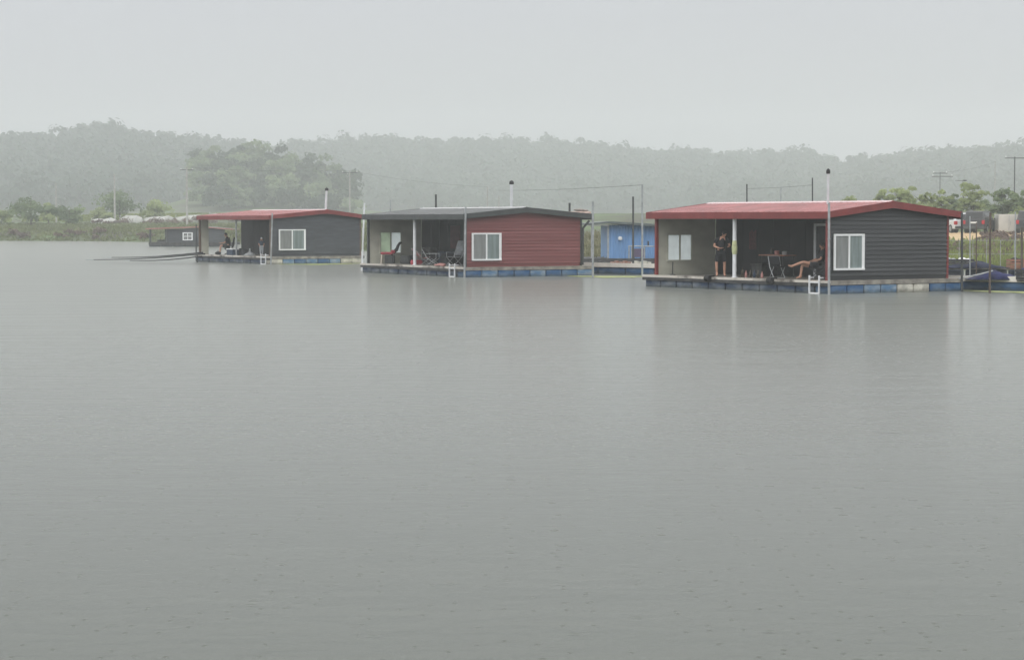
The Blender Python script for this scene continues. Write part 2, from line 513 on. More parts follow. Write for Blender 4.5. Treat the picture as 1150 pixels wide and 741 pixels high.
# ------------------------------------------------------------------ air
hz = MB(); hz.box(-1500, 1500, -130, 1520, -3.0, 76)
haze_m = bpy.data.materials.new("rain_haze")
haze_m.use_nodes = True
ht = haze_m.node_tree; ht.nodes.clear()
ho = ht.nodes.new("ShaderNodeOutputMaterial"); hv = ht.nodes.new("ShaderNodeVolumePrincipled")
hv.inputs["Color"].default_value = (0.945, 0.978, 0.975, 1)
hv.inputs["Density"].default_value = 0.00092
hv.inputs["Density Attribute"].default_value = ""
hv.inputs["Anisotropy"].default_value = 0.35
ht.links.new(hv.outputs[0], ho.inputs["Volume"])
haze = hz.build("haze", haze_m)
tag(haze, "pale rain haze over the lake and hills", "haze", kind="stuff")

# ------------------------------------------------------------------ floating houses
class Frame:
    """local axes of a floating house: x runs back along the gable side, y runs along the open front"""
    def __init__(s, c_px, c_py, l_px, r_px, theta, d=None):
        s.d = d or D(c_py)
        s.th = R(theta)
        s.o = W(c_px, s.d, 0)
        s.ax = Vector((math.sin(s.th), math.cos(s.th), 0))
        s.ay = Vector((-math.cos(s.th), math.sin(s.th), 0))
        s.F = s.y_at(l_px, 0); s.S = s.x_at(r_px, 0)
        s.rz = math.pi / 2 - s.th
    def k(s, px): return (px - CX) / F_PX * 1.0013
    def y_at(s, px, x):
        p = s.o + s.ax * x; k = s.k(px)
        return (p.x - k * p.y) / (k * s.ay.y - s.ay.x)
    def x_at(s, px, y):
        p = s.o + s.ay * y; k = s.k(px)
        return (p.x - k * p.y) / (k * s.ax.y - s.ax.x)
    def w(s, x, y, z): return s.o + s.ax * x + s.ay * y + Vector((0, 0, z))
    def loc(s, px, py, zz):
        """local x,y of the spot that shows at px,py at height zz"""
        d = (EYE - zz) * F_PX / (py - HOR)
        p = W(px, d, zz) - s.o
        return p.dot(s.ax), p.dot(s.ay)

def lap_wall(x0, x1, y, z0, outline, t=0.08, pitch=0.15, back=True):
    """clapboard wall facing -y; outline(z) gives the left and right x at height z"""
    m = MB()
    zt = max(z for _, z in outline)
    poly = outline
    m.prism(poly, 'y', y, y + t)
    def span(z):
        xs = []
        n = len(poly)
        for i in range(n):
            (xa, za), (xb, zb) = poly[i], poly[(i + 1) % n]
            if (za - z) * (zb - z) <= 0 and abs(za - zb) > 1e-6:
                xs.append(xa + (xb - xa) * (z - za) / (zb - za))
        return (min(xs), max(xs)) if xs else None
    z = z0 + 0.002
    while z < zt - 0.03:
        zu = min(z + pitch, zt - 0.01)
        a, b = span(z), span(zu - 0.001)
        if a and b:
            j = random.uniform(-0.004, 0.004)
            m.add([(a[0], y - 0.045 + j, z), (a[1], y - 0.045 + j, z), (b[1], y - 0.006, zu), (b[0], y - 0.006, zu),
                   (a[0], y - 0.003, z), (a[1], y - 0.003, z)], [(0, 1, 2, 3), (0, 4, 5, 1)])
        z = zu
    return m

def window(parent, x0, x1, y, z0, z1, split=0.5, axis='y', fm=None, fr=0.07, glass=None, sashed=True):
    """white sliding window on a wall facing -y: frame > sash, two panes"""
    fm = fm or M_white
    m = MB()
    d0, d1 = y - 0.075, y - 0.03
    m.box(x0, x1, d0, d1, z1 - fr, z1); m.box(x0, x1, d0 - 0.02, d1, z0, z0 + fr)
    m.box(x0, x0 + fr, d0, d1, z0 + fr, z1 - fr); m.box(x1 - fr, x1, d0, d1, z0 + fr, z1 - fr)
    m.box(x1 - fr - 0.04, x1 - fr, d0 + 0.018, d1 - 0.004, z0 + fr, z1 - fr)
    m.box(x0 + fr, x0 + fr + 0.025, d0 + 0.024, d1 - 0.004, z0 + fr, z1 - fr)
    wn = m.build("window", fm, parent)
    xm = x0 + (x1 - x0) * split
    s = MB()
    s.box(xm - 0.035, xm + 0.035, d0 + 0.008, d1 - 0.002, z0 + fr, z1 - fr)
    s.build("sash", fm, wn)
    g1, g2 = glass or (M_glass_l, M_glass_r)
    p = MB(); p.box(x0 + fr + 0.025, xm - 0.035, d0 + 0.030, d0 + 0.036, z0 + fr, z1 - fr); p.build("pane", g1, wn)
    p = MB(); p.box(xm + 0.035, x1 - fr - 0.04, d0 + 0.026, d0 + 0.032, z0 + fr, z1 - fr); p.build("pane", g2, wn)
    return wn

def gable_roof(parent, x0, xm, x1, y0, y1, ze, zr, roof_m, trim_m, fas=0.23, rib=0.30, thick=0.05):
    m = MB()
    for xa, xb in ((x0, xm), (x1, xm)):
        m.add([(xa, y0, ze - thick), (xm, y0, zr - thick), (xm, y1, zr - thick), (xa, y1, ze - thick),
               (xa, y0, ze), (xm, y0, zr), (xm, y1, zr), (xa, y1, ze)],
              [(0, 1, 2, 3), (4, 7, 6, 5), (0, 4, 5, 1), (1, 5, 6, 2), (2, 6, 7, 3), (3, 7, 4, 0)])
        y = y0 + 0.12
        while y < y1 - 0.1:
            m.add([(xa, y - 0.022, ze + 0.001), (xa, y + 0.022, ze + 0.001), (xm, y + 0.022, zr + 0.001), (xm, y - 0.022, zr + 0.001),
                   (xa, y - 0.012, ze + 0.045), (xa, y + 0.012, ze + 0.045), (xm, y + 0.012, zr + 0.045), (xm, y - 0.012, zr + 0.045)],
                  [(4, 5, 6, 7), (0, 4, 7, 3), (1, 2, 6, 5), (0, 1, 5, 4)])
            y += rib
    roof = m.build("roof", roof_m, parent)
    for xa, s in ((x0, -1), (x1, 1)):
        f = MB(); f.box(min(xa, xa + s * 0.05), max(xa, xa + s * 0.05), y0 - 0.03, y1 + 0.03, ze - fas, ze + 0.015)
        f.build("fascia", trim_m, roof)
    for y, s in ((y0, -1), (y1, 1)):
        f = MB()
        ya, yb = (y - 0.045, y - 0.002) if s < 0 else (y + 0.002, y + 0.045)
        f.prism([(x0, ze - fas * 0.85), (xm, zr - fas * 0.85), (x1, ze - fas * 0.85), (x1, ze + 0.03), (xm, zr + 0.05), (x0, ze + 0.03)], 'y', ya, yb)
        f.build("barge_board", trim_m, roof)
    c = MB()
    c.prism([(xm - 0.16, zr + 0.018), (xm, zr + 0.045), (xm + 0.16, zr + 0.018), (xm, zr + 0.075)], 'y', y0 + 0.002, y1 - 0.002)
    c.build("ridge_cap", roof_m, roof)
    return roof

def flue(parent, x, y, z0, z1, r=0.07, lean=0.0):
    m = MB(); m.tube([(x - lean, y, z0), (x, y, z1)], r, 12)
    m.tube([(x - lean * .6, y, z0 + (z1 - z0) * .4), (x - lean * .6, y, z0 + (z1 - z0) * .4 + 0.03)], r * 1.12, 12)
    c = m.build("chimney", M_steel, parent)
    k = MB(); k.lathe((x, y, z1 - 0.02), [(r * 1.5, 0), (r * 1.6, 0.1), (r * 1.1, 0.16), (0.02, 0.19)], 12)
    k.build("cap", M_rubber, c)
    return c

def pontoon(parent, fr, side_cols, ztop=0.46, front_m=None, nf=10):
    """deck raft with its foam floats"""
    m = MB()
    n = int(fr.F / 0.14)
    for i in range(n):
        y0 = fr.F * i / n
        m.box(0.06, fr.S - 0.06, y0 + 0.004, y0 + fr.F / n - 0.004, ztop - 0.035 + random.uniform(-.003, .003), ztop)
    deck = m.build("deck", M_deck, parent)
    e = MB()
    e.box(-0.02, 0.055, -0.02, fr.F + 0.02, ztop - 0.20, ztop - 0.088)
    e.box(fr.S - 0.055, fr.S + 0.02, -0.02, fr.F + 0.02, ztop - 0.17, ztop - 0.004)
    e.box(0.058, fr.S - 0.058, fr.F - 0.05, fr.F + 0.02, ztop - 0.17, ztop - 0.04)
    e.build("rim_beam", M_deckdark, deck)
    e3 = MB(); e3.box(-0.035, 0.057, -0.02, fr.F + 0.02, ztop - 0.085, ztop + 0.004); e3.build("edge_board", M_edge, deck)
    e2 = MB(); e2.box(0.058, fr.S - 0.058, -0.02, 0.05, ztop - 0.15, ztop - 0.04)
    e2.build("rim_beam", M_deck, deck)
    # floats along the gable side, then along the open front
    ns = len(side_cols)
    for i, mm in enumerate(side_cols):
        x0 = 0.06 + (fr.S - 0.1) * i / ns
        b = MB(); b.cbox(x0 + 0.02, x0 + (fr.S - 0.1) / ns - 0.02, 0.0, 0.8, -0.25, ztop - 0.155 + random.uniform(-.015, .004), 0.025)
        o = b.build("float", mm, deck)
        if mm is M_floatw: o["label"] = "dirty white float block"
        elif mm is M_float2: o["label"] = "faded light blue float block"
    for i in range(nf):
        y0 = 0.85 + (fr.F - 0.9) * i / nf
        b = MB(); b.cbox(0.03 + random.uniform(0, .03), 0.8, y0 + 0.03, y0 + (fr.F - 0.9) / nf - 0.03, -0.25, ztop - 0.18, 0.03)
        b.build("float", front_m or M_floatd, deck, label="grimy dark blue float block")
    for i in range(4):
        y0 = 1.2 + (fr.F - 2) * i / 4
        b = MB(); b.cbox(fr.S - 0.8, fr.S - 0.03, y0, y0 + 1.8, -0.25, ztop - 0.18, 0.03)
        b.build("float", M_floatd, deck, label="grimy dark blue float block")
    return deck

def bumper(parent, y, z=0.46):
    m = MB(); m.tube([(-0.09, y - 0.13, z - 0.06), (-0.09, y + 0.13, z - 0.06)], 0.115, 10)
    m.box(-0.1, 0.1, y - 0.15, y + 0.15, z + 0.003, z + 0.06)
    return m.build("bumper", M_rubber, parent)

def floating_house(name, label, group, fr, P):
    h = thing(name, label, "floating house", fr.o, fr.rz, group)
    zt = 0.46; ze = P.get('ze', 2.85); zr = P['zr']
    deck = pontoon(h, fr, P['floats'])
    for y in P.get('bumpers', ()): bumper(deck, y)
    xp = P['xp']; x1 = P['xw']; y0 = P['y0']; yF = P['yF']; xb = P['xb']
    roof = gable_roof(h, P['rx0'], P['rxm'], P['rx1'], P['ry0'], P['ry1'], ze, zr, P['roof_m'], P['trim_m'])
    def top(x):   # underside of the roof
        a, b, c = P['rx0'], P['rxm'], P['rx1']
        return (ze + (zr - ze) * (x - a) / (b - a) if x < b else ze + (zr - ze) * (c - x) / (c - b)) - 0.055
    xm = P['rxm']
    # gable end with its lap boards
    g = lap_wall(xp, x1, y0, zt, [(xp + 0.02, zt + .003), (x1, zt + .003), (x1, top(x1)), (xm, top(xm)), (xp + 0.02, top(xp + .02))])
    g.build("wall", P['wall_m'], h, label=P.get('wall_label'))
    wx0, wx1, wz0, wz1 = P['win']
    window(h, wx0, wx1, y0 - 0.03, wz0, wz1)
    sk = MB(); sk.box(xp + 0.02, x1, y0 - 0.035, y0 - 0.001, zt - 0.0, zt + 0.0)  # (kept empty on purpose: flush base)
    # rear wall and partition behind the veranda
    b = MB(); b.box(x1 - 0.08, x1 - 0.002, y0 + 0.085, P['yb1'], zt + .003, top(x1 - .01) - .01); b.build("wall", P['wall_m'], h)
    b = MB(); b.box(xb, xb + 0.08, y0 + 0.085, P['yb1'], zt + .003, top(xb) - .02)
    for i in range(1, int((P['yb1'] - y0) / 0.9)):
        yy = y0 + i * 0.9
        b.box(xb - 0.012, xb - 0.001, yy - 0.02, yy + 0.02, zt + .003, top(xb) - .03)
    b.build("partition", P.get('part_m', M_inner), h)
    if P['yb1'] < yF - 1:
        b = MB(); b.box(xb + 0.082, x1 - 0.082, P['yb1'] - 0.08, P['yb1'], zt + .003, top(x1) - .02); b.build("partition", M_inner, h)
    # pale end wall with a window hole
    m = MB(); xe = P['xe']; ye = yF
    if P.get('ewin'):
        a0, a1, b0, b1 = P['ewin']
        xs = xp + 0.06
        m.box(xs, a0, ye, ye + 0.08, zt + .003, top(xs) - .02); m.box(a1, xe, ye, ye + 0.08, zt + .003, top(xs) - .02)
        m.box(a0, a1, ye, ye + 0.08, zt + .003, b0); m.box(a0, a1, ye, ye + 0.08, b1, top(xs) - .02)
        m.build("wall", M_panel, h, label="pale beige end wall")
        window(h, a0 - .02, a1 + .02, ye + 0.05, b0 - .02, b1 + .02, fm=M_panel, fr=0.05, glass=(P.get('eg', M_frost), M_frost))
    else:
        m.box(xp + 0.06, xe, ye, ye + 0.08, zt + .003, top(xp + .06) - .02)
        m.build("wall", M_panel, h, label="pale beige end wall")
    # posts
    def post(x, y, m_, s=0.11, zz=None, lab=None):
        q = MB(); q.box(x, x + s, y, y + s, zt + .003, (zz or top(x + .02)) - .004)
        q.build("post", m_, h, label=lab)
    post(xp - 0.1, y0 - 0.03, P['post_m'], 0.12, lab=P.get('post_label'))
    post(xp - 0.1, yF - 0.05, P['post_m'], 0.11, lab=P.get('post_label'))
    post(x1 + 0.002, y0 - 0.035, P['post_m'], 0.10, zz=top(x1 + .1) + .0, lab=P.get('post_label'))
    q = MB(); q.tube([(P['wp'][0], P['wp'][1], zt + .003), (P['wp'][0], P['wp'][1], top(P['wp'][0]) - .01)], 0.075 if not P.get('thin') else 0.05, 12)
    q.lathe((P['wp'][0], P['wp'][1], zt + .004), [(0.13, 0), (0.13, 0.015), (0.078, 0.02)], 12)
    q.build("post", P.get('wp_m', M_whitem), h, label=P.get('wp_label', "round white post"))
    # veranda ceiling joists
    cj = MB()
    for i in range(int(yF / 0.9)):
        yy = y0 + 0.45 + i * 0.9
        cj.add([(xp, yy, top(xp) - .1), (xb, yy, top(xb) - .1), (xb, yy + .05, top(xb) - .1), (xp, yy + .05, top(xp) - .1),
                (xp, yy, top(xp) - .006), (xb, yy, top(xb) - .006), (xb, yy + .05, top(xb) - .006), (xp, yy + .05, top(xp) - .006)],
               [(0, 1, 2, 3), (4, 7, 6, 5), (0, 4, 5, 1), (2, 6, 7, 3), (0, 3, 7, 4), (1, 5, 6, 2)])
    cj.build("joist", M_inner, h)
    if P.get('flue'):
        fx, fy, fz, ln = P['flue']
        flue(h, fx, fy, top(fx) + 0.02, fz, r=P.get('flue_r', .07), lean=ln)
    return h, deck, top

GH = "floating houses moored along the lake"
# --- the right house
A = Frame(931, 330.3, 722, 1080, 56.0)
xwA = A.x_at(1062, 0.2); rxA1 = A.x_at(1076, 0.1)
#print("A", A.F, A.S, xwA, rxA1)
yFA = A.y_at(735, 0.1) - 0.05
hA, deckA, topA = floating_house("floating_house", "red-roofed floating house with charcoal lap siding, a standing man on its veranda", GH, A, dict(
    zr=3.20, floats=[M_float, M_float, M_float2, M_float2, M_floatw, M_floatw, M_float, M_float], bumpers=[A.y_at(797, 0), A.y_at(867, 0)],
    xp=0.20, xw=xwA, y0=0.22, yF=yFA, xb=3.1, rx0=-0.02, rxm=A.x_at(1002, 0), rx1=rxA1, ry0=0.02, ry1=A.y_at(727, 0) ,
    roof_m=M_roof_red, trim_m=M_trim_red, wall_m=M_siding_dark, wall_label="charcoal lap-sided wall", win=(A.x_at(934.5, .2), A.x_at(968.5, .2), 0.82, 2.09),
    yb1=yFA - 0.002, xe=3.09, ewin=(A.x_at(749, yFA), A.x_at(777, yFA), 1.0, 2.03), post_m=M_trim_red, post_label="dark red corner post",
    wp=(0.14, A.y_at(824.5, 0.14)), flue=(A.x_at(928.8, 2.6), 2.6, 4.27, 0.0), flue_r=.048))
# white framed doorway in the dark partition
yd = A.y_at(914.5, 3.05)
m = MB(); m.box(3.04, 3.095, yd - 0.06, yd + 0.06, 0.464, 2.45); m.box(3.04, 3.095, yd - 1.0, yd - 0.061, 2.36, 2.45); m.box(3.04, 3.095, yd - 1.06, yd - 1.0, 0.464, 2.45)
dr = m.build("door_frame", M_whitem, hA)
m = MB(); m.box(3.06, 3.09, yd - 0.99, yd - 0.065, 0.47, 2.35); m.box(3.03, 3.06, yd - .2, yd - .12, 1.35, 1.5); m.build("door", M_siding_grey, dr)
# --- the middle house
B = Frame(521.5, 311.6, 405.5, 666.5, 60.3)
xwB = B.x_at(651, 0.2); rxB1 = B.x_at(664, 0.1)
#print("B", B.F, B.S, xwB, rxB1)
yFB = B.y_at(417, 0.3)
hB, deckB, topB = floating_house("floating_house", "grey-roofed floating house with dark red lap siding, in the middle", GH, B, dict(
    zr=3.12, ze=2.83, floats=[M_float, M_float2, M_float, M_float, M_float2, M_float, M_float, M_float2], bumpers=(),
    xp=0.20, xw=xwB, y0=0.2, yF=yFB, xb=3.1, rx0=-0.05, rxm=B.x_at(591, 0), rx1=rxB1, ry0=-0.02, ry1=B.y_at(409, 0),
    roof_m=M_roof_grey, trim_m=M_trim_grey, wall_m=M_siding_red, wall_label="dark red lap-sided wall", win=(B.x_at(529, .2), B.x_at(562, .2), 0.75, 2.0),
    yb1=yFB - 0.002, xe=3.09, ewin=(B.x_at(427, yFB), B.x_at(451.5, yFB), 0.95, 2.0), eg=mat("green_tinted_frosted_glass", (0.66, 0.74, 0.62), 0.3, 0.1, trans=0.8), post_m=M_trim_grey, post_label="dark grey corner post",
    wp=(0.2, B.y_at(466, 0.2)), flue=(B.x_at(574.5, 3.2), 3.2, Z(206, 99), 0.0)))
# leaning rear gutter pipe of the middle house, its white corner trim and downpipe
q = MB(); q.tube([(rxB1 - 0.15, 0.05, 2.55), (xwB + 0.12, 0.12, 2.2), (xwB + 0.1, 0.12, 0.5)], 0.06, 8); q.build("downpipe", M_trim_grey, hB)
xc = 0.05
q = MB(); q.tube([(xc, B.F - 0.12, 0.47), (xc, B.F - 0.12, 2.2)], 0.03, 6); q.build("corner_trim", M_whitem, hB)
# --- the left house
C_ = Frame(303.5, 297.0, 219.5, 409, 57.0)
xwC = C_.x_at(404, 0.2); rxC1 = C_.x_at(413, 0.1)
#print("C", C_.F, C_.S, xwC, rxC1)
yFC = C_.y_at(226, 0.2)
hC, deckC, topC = floating_house("floating_house", "faded red-roofed floating house with charcoal siding and fishing rods, at the left", GH, C_, dict(
    zr=3.17, ze=2.84, floats=[M_floatw, M_float2, M_float, M_float2, M_float, M_float2, M_floatw, M_floatw], bumpers=(),
    xp=0.20, xw=xwC, y0=0.2, yF=yFC, xb=3.0, rx0=-0.05, rxm=C_.x_at(368, 0), rx1=rxC1, ry0=0.0, ry1=C_.y_at(223.5, 0),
    roof_m=M_roof_red, trim_m=M_trim_red, wall_m=M_siding_grey, wall_label="charcoal lap-sided wall", win=(C_.x_at(313, .2), C_.x_at(343, .2), 0.82, 2.05),
    yb1=C_.y_at(271.5, 3.0), xe=C_.x_at(235, yFC), post_m=mat("brown_post", (0.13, 0.085, 0.06), 0.6, 0.2), post_label="dull brown corner post",
    wp=(0.2, C_.y_at(266, 0.2)), wp_m=M_galv, thin=True, wp_label="thin grey post", flue=(C_.x_at(367.6, 3.0), 3.0, Z(214, 130), 0.09)))

# --- far small floating house at the left edge
dS = 211
Sf = Frame(206, 277.5, 167, 262, 60.0, d=dS)
def small_house():
    # built square to the camera: open porch at its left, walled room with a barred white window
    a = W(166, dS, 0); s = 1 / F_PX * dS
    h = thing("floating_house", "small distant grey floating house with open porch and white barred window", "floating house", W(167, dS, 0), 0, GH)
    wd = lambda px: (px - 167) * s
    m = MB(); m.box(0, wd(262), 0, 5, 0.15, 0.42); dk = m.build("deck", M_deckdark, h)
    for i in range(7):
        b = MB(); b.cbox(wd(262) * i / 7 + .05, wd(262) * (i + 1) / 7 - .05, 0.02, 1.0, -0.2, 0.145, 0.03); b.build("float", M_siding_grey, dk)
    zt = 1.72
    m = MB(); m.box(wd(187), wd(204), 0.3, 4.8, 0.423, zt)
    m.build("wall", M_siding_grey, h, label="plain grey wall")
    mm = lap_wall(0, 0, 0.25, 0.42, [(wd(204) + .01, .423), (wd(252), .423), (wd(252), 1.70), (wd(226), 1.88), (wd(204) + .01, 1.74)]); mm.build("wall", M_siding_grey, h, label="grey lap-sided gable wall")
    window(h, wd(204.8), wd(216.2), 0.24, 0.62, 1.40, fr=0.09, glass=(M_glass_l, M_glass_l))
    g = MB(); g.box(wd(205.6), wd(215.4), 0.10, 0.145, 0.98, 1.05); g.build("window_bar", M_white, h)
    for px in (168.5, 186):
        q = MB(); q.box(wd(px) - .08, wd(px) + .08, 0.15, 0.31, .423, zt); q.build("post", M_trim_grey, h)
    q = MB(); q.box(wd(168), wd(186), 4.6, 4.7, .423, 0.65); q.build("railing", M_trim_grey, h)
    m = MB()
    m.prism([(-0.3, 1.70), (wd(226), 1.90), (wd(262), 1.66), (wd(262), 1.75), (wd(226), 2.0), (-0.3, 1.80)], 'y', 0.0, 5.1)
    rf = m.build("roof", M_roof_red, h)
    return h
small_house()

# --- blue sheet metal floating house behind the walkway
dBl = 121
def blue_house():
    s = dBl / F_PX; O = W(662, dBl, 0)
    h = thing("floating_house", "blue sheet metal floating house with dark roof behind the white-edged walkway", "floating house", O, R(3), GH)
    wd = lambda px: (px - 662) * s
    m = MB(); m.box(wd(650), wd(790), -0.6, 6, 0.12, 0.42); dk = m.build("deck", M_deckdark, h)
    for i in range(7):
        a = wd(650) + i * 1.0
        b = MB(); b.cbox(a + .04, a + .96, -0.55, 0.4, -0.25, 0.115, 0.03); b.build("float", M_float if i % 3 else M_floatw, dk)
    m = MB(); x = wd(685); xe = wd(786)
    n = int((xe - x) / 0.18)
    poly = []
    for i in range(n):
        a = x + (xe - x) * i / n; b_ = (xe - x) / n
        poly += [(a, 0.30), (a + b_ * .35, 0.30), (a + b_ * .5, 0.265), (a + b_ * .85, 0.265)]
    poly += [(xe, 0.3), (xe, 5.5), (x, 5.5)]
    m.prism(poly, 'z', 0.423, 2.32)
    m.build("wall", M_blue_wall, h)
    lp = MB(); lp.lathe((wd(697), 0.2, 1.45), [(0.05, 0), (0.11, 0.02), (0.12, 0.12), (0.09, 0.2), (0.03, 0.22)], 10)
    lp.build("porch_lamp", M_white, h)
    q = MB(); q.box(wd(728), wd(729.5), 0.2, 0.26, 1.15, 1.4); q.build("switch_box", M_trim_grey, h)
    for px in (664.5, 683):
        q = MB(); q.box(wd(px) - .04, wd(px) + .04, 0.0, 0.08, .423, 2.35); q.build("post", M_galv, h)
    m = MB(); m.prism([(wd(661), 2.32), (wd(684), 2.40), (wd(792), 2.05), (wd(792), 2.2), (wd(684), 2.52), (wd(661), 2.42)], 'y', -0.35, 5.8)
    rf = m.build("roof", M_greyroof2, h)
    f = MB(); f.box(wd(663), wd(684), -0.2, 5.5, 2.27, 2.315); f.build("soffit", M_white, rf)
    # white railing on the deck edge
    rl = MB()
    for px in (705.5, 708.5, 723, 740):
        rl.tube([(wd(px), -0.5, 0.423), (wd(px), -0.5, 1.13)], 0.04, 6)
    rl.tube([(wd(705), -0.5, 1.13), (wd(741), -0.5, 1.10)], 0.03, 6)
    rl.build("railing", M_galv, h)
    pn = MB(); pn.box(wd(709.3), wd(722.5), -0.46, -0.42, 0.5, 0.98); pn.build("railing_panel", mat("dull_purple_board", (0.12, 0.09, 0.16), .7, .2), h)
    return h
blue_house()

# ------------------------------------------------------------------ walkways
def walkway(label, p0, p1, width, zt=0.42, cols=(M_float,), pipe=True, zpipe=None):
    p0, p1 = Vector(p0), Vector(p1)
    L = (p1 - p0).length
    h = thing("floating_walkway", label, "walkway", p0, math.atan2((p1 - p0).y, (p1 - p0).x), "floating walkways")
    m = MB()
    n = int(L / 0.2)
    for i in range(n): m.box(L * i / n + .004, L * (i + 1) / n - .004, 0.05, width, zt - 0.05, zt + random.uniform(-.004, .004))
    dk = m.build("deck", M_deck, h)
    nb = max(1, int(L / 1.7))
    for i in range(nb):
        b = MB(); b.cbox(L * i / nb + .04, L * (i + 1) / nb - .04, 0.02, 0.75, -0.25, zt - 0.06, 0.04)
        b.build("float", cols[i % len(cols)], dk)
    if pipe:
        q = MB(); q.box(-0.05, L + .05, -0.04, 0.045, zt - 0.03, zt + 0.17); q.build("edge_beam", mat("white_edge_beam", (0.84, 0.80, 0.73), 0.5, 0.08, 1.5), h)
    return h
walkway("blue-floated walkway with cream edge beam in front of the blue house", W(640, 104.5, 0), W(800, 98.5, 0), 2.0, zt=0.36)
walkway("blue-floated walkway with white edge beam right of the red-roofed house", W(1060, 79.5, 0), W(1215, 76.0, 0), 2.2, zt=0.36)
walkway("narrow dark jetty behind the blue tarpaulin heap", W(1035, 96, 0), W(1230, 94.5, 0), 1.6, zt=0.42, cols=(M_floatd,), pipe=False)

# ------------------------------------------------------------------ mooring poles
def pole(label, px, ytop, d, r, m, px2=None, zb=-1.0, zt=None, cap=False, collar=None):
    a = W(px2 if px2 is not None else px, d, zb); b = W(px, d, Z(ytop, d) if zt is None else zt)
    q = MB(); L = b - a
    q.tube([Vector((0, 0, 0)), L * 0.5, L], [r * 1.05, r, r * 0.95], 8)
    if collar: 
        for c in collar: q.tube([L * c, L * (c + 0.004)], r * 1.35, 8)
    o = q.build("mooring_pole", m, None, smooth=False)
    o.location = a
    return tag(o, label, "pole", "mooring poles around the floating houses")
pole("tall galvanised pole at the near corner of the right red-roofed house", 931, 228, A.d - 0.35, 0.045, M_galv, collar=(.45, .7))
pole("pale galvanised pole at the near corner of the middle red-walled house", 523.0, 232.5, B.d - 0.3, 0.045, M_galv, px2=521.2)
pole("pale galvanised pole at the near corner of the left charcoal house", 305.8, 239.5, C_.d - 0.3, 0.045, M_galv, px2=303.6)
pole("grey pole with a wire at its top, left of the right house", 721.3, 207.5, 98, 0.045, M_galv)
pole("dark pole standing in front of the blue house", 711, 221, 107, 0.05, M_dkpole)
pole("grey pole at the right edge of the middle red-walled house", 665.8, 226, 96.5, 0.05, M_galv)
pole("short dark pole rising behind the right roof slope of the grey-roofed house", 639.7, 228, 106, 0.055, M_dkpole)
pole("dark pole rising behind the left part of the grey roof ridge", 489.5, 218.5, 112, 0.055, M_dkpole)
pole("dark pole behind the red roof, left of the other two there", 838.8, 207, 96, 0.032, M_dkpole)
pole("faint grey pole behind the red roof, between two darker ones", 876.9, 211, 150, 0.06, M_galv)
pole("dark pole behind the red roof, just left of its flue", 912.4, 200, 92, 0.03, M_dkpole)
pole("dark pole at the rear corner of the right house's raft", 1080.3, 239, 77.0, 0.045, M_dkpole)
pole("grey pole right of the red roof's tip, before the brown bank", 1089.3, 243, 92, 0.026, M_galv)
pole("thin dark pole beside the blue tarpaulin heap", 1096.5, 250, 93, 0.028, M_rust)
pole("rusty pole standing in front of the white-edged walkway's middle", 1112.3, 239, 75.3, 0.04, M_rust, px2=1111.2)
pole("pale thin pole rising in front of the white box", 1140.3, 238, 94, 0.03, M_galv)
pole("thick dull pole at the right end of the walkway", 1147.5, 255, 90, 0.05, M_rust)
pole("slender pole on the bank left of the grey-roofed house", 438.5, 225, 150, 0.05, M_galv)
pole("leaning white pole at the left eave of the grey-roofed house", 409.3, 228, 109, 0.045, M_whitem, px2=405.5)
pole("slim grey pole at the fishing veranda's outer corner", 220.3, 252, 136, 0.04, M_dkpole)

# ------------------------------------------------------------------ utility poles and wires
def utility_pole(label, px, ytop, d, arms=(), r=0.12, m=M_conc, lamp=None):
    zg = float(height(*W(px, d, 0).to_2d(), rough=False))
    b = W(px, d, zg - 0.4)
    zt = Z(ytop, d) - b.z
    h = thing("utility_pole", label, "utility pole", b, 0, "utility poles along the far road")
    q = MB(); q.tube([(0, 0, 0), (0, 0, zt)], [r, r * .7], 8); q.build("shaft", m, h)
    for dz, x0, x1 in arms:
        q = MB(); q.box(x0, x1, -0.05, 0.05, zt - dz - .05, zt - dz + .05); c = q.build("crossarm", M_dkpole, h)
        for xx in (x0 + .1, x1 - .1):
            k = MB(); k.lathe((xx, 0, zt - dz + .051), [(.05, 0), (.07, .05), (.04, .12), (.06, .17), (.02, .2)], 8); k.build("insulator", M_white, c)
    return Vector((b.x, b.y, b.z + zt))
tops = {}
tops['a'] = utility_pole("pale utility pole beyond the leftmost bushes", 63.3, 206, 345, m=M_conc, r=.14)
tops['b'] = utility_pole("pale utility pole behind the white tunnels, second from left", 129, 196, 345, m=M_conc, r=.17)
tops['c'] = utility_pole("tall utility pole just left of the leftmost house roof", 210.2, 188, 300, arms=((0.4, -0.9, 0.9),), m=M_conc, r=.17)
tops['d'] = utility_pole("faint utility pole above the left house's right roof end", 393, 192, 330, arms=((0.3, -1.2, 1.2),), r=.13)
tops['e'] = utility_pole("faint utility pole above the grey roof, left of its flue", 547.4, 210, 300, r=.11)
tops['f'] = utility_pole("slimmer faint utility pole just left of the grey roof's flue", 560.4, 220, 300, r=.09)
tops['g'] = utility_pole("utility pole with double crossarm above the light green trees", 1055.3, 194, 270, arms=((0.1, -0.9, 0.9), (0.5, -1.0, 1.6)), r=.06, m=M_dkpole)
tops['h'] = utility_pole("tall dark utility pole with wide crossarm at the right edge", 1138.7, 176.5, 240, arms=((0.15, -1.1, 1.3),), r=.09, m=M_dkpole)
tops['i'] = utility_pole("faint slim utility pole left of the tall dark one", 1117, 182, 300, r=.1)
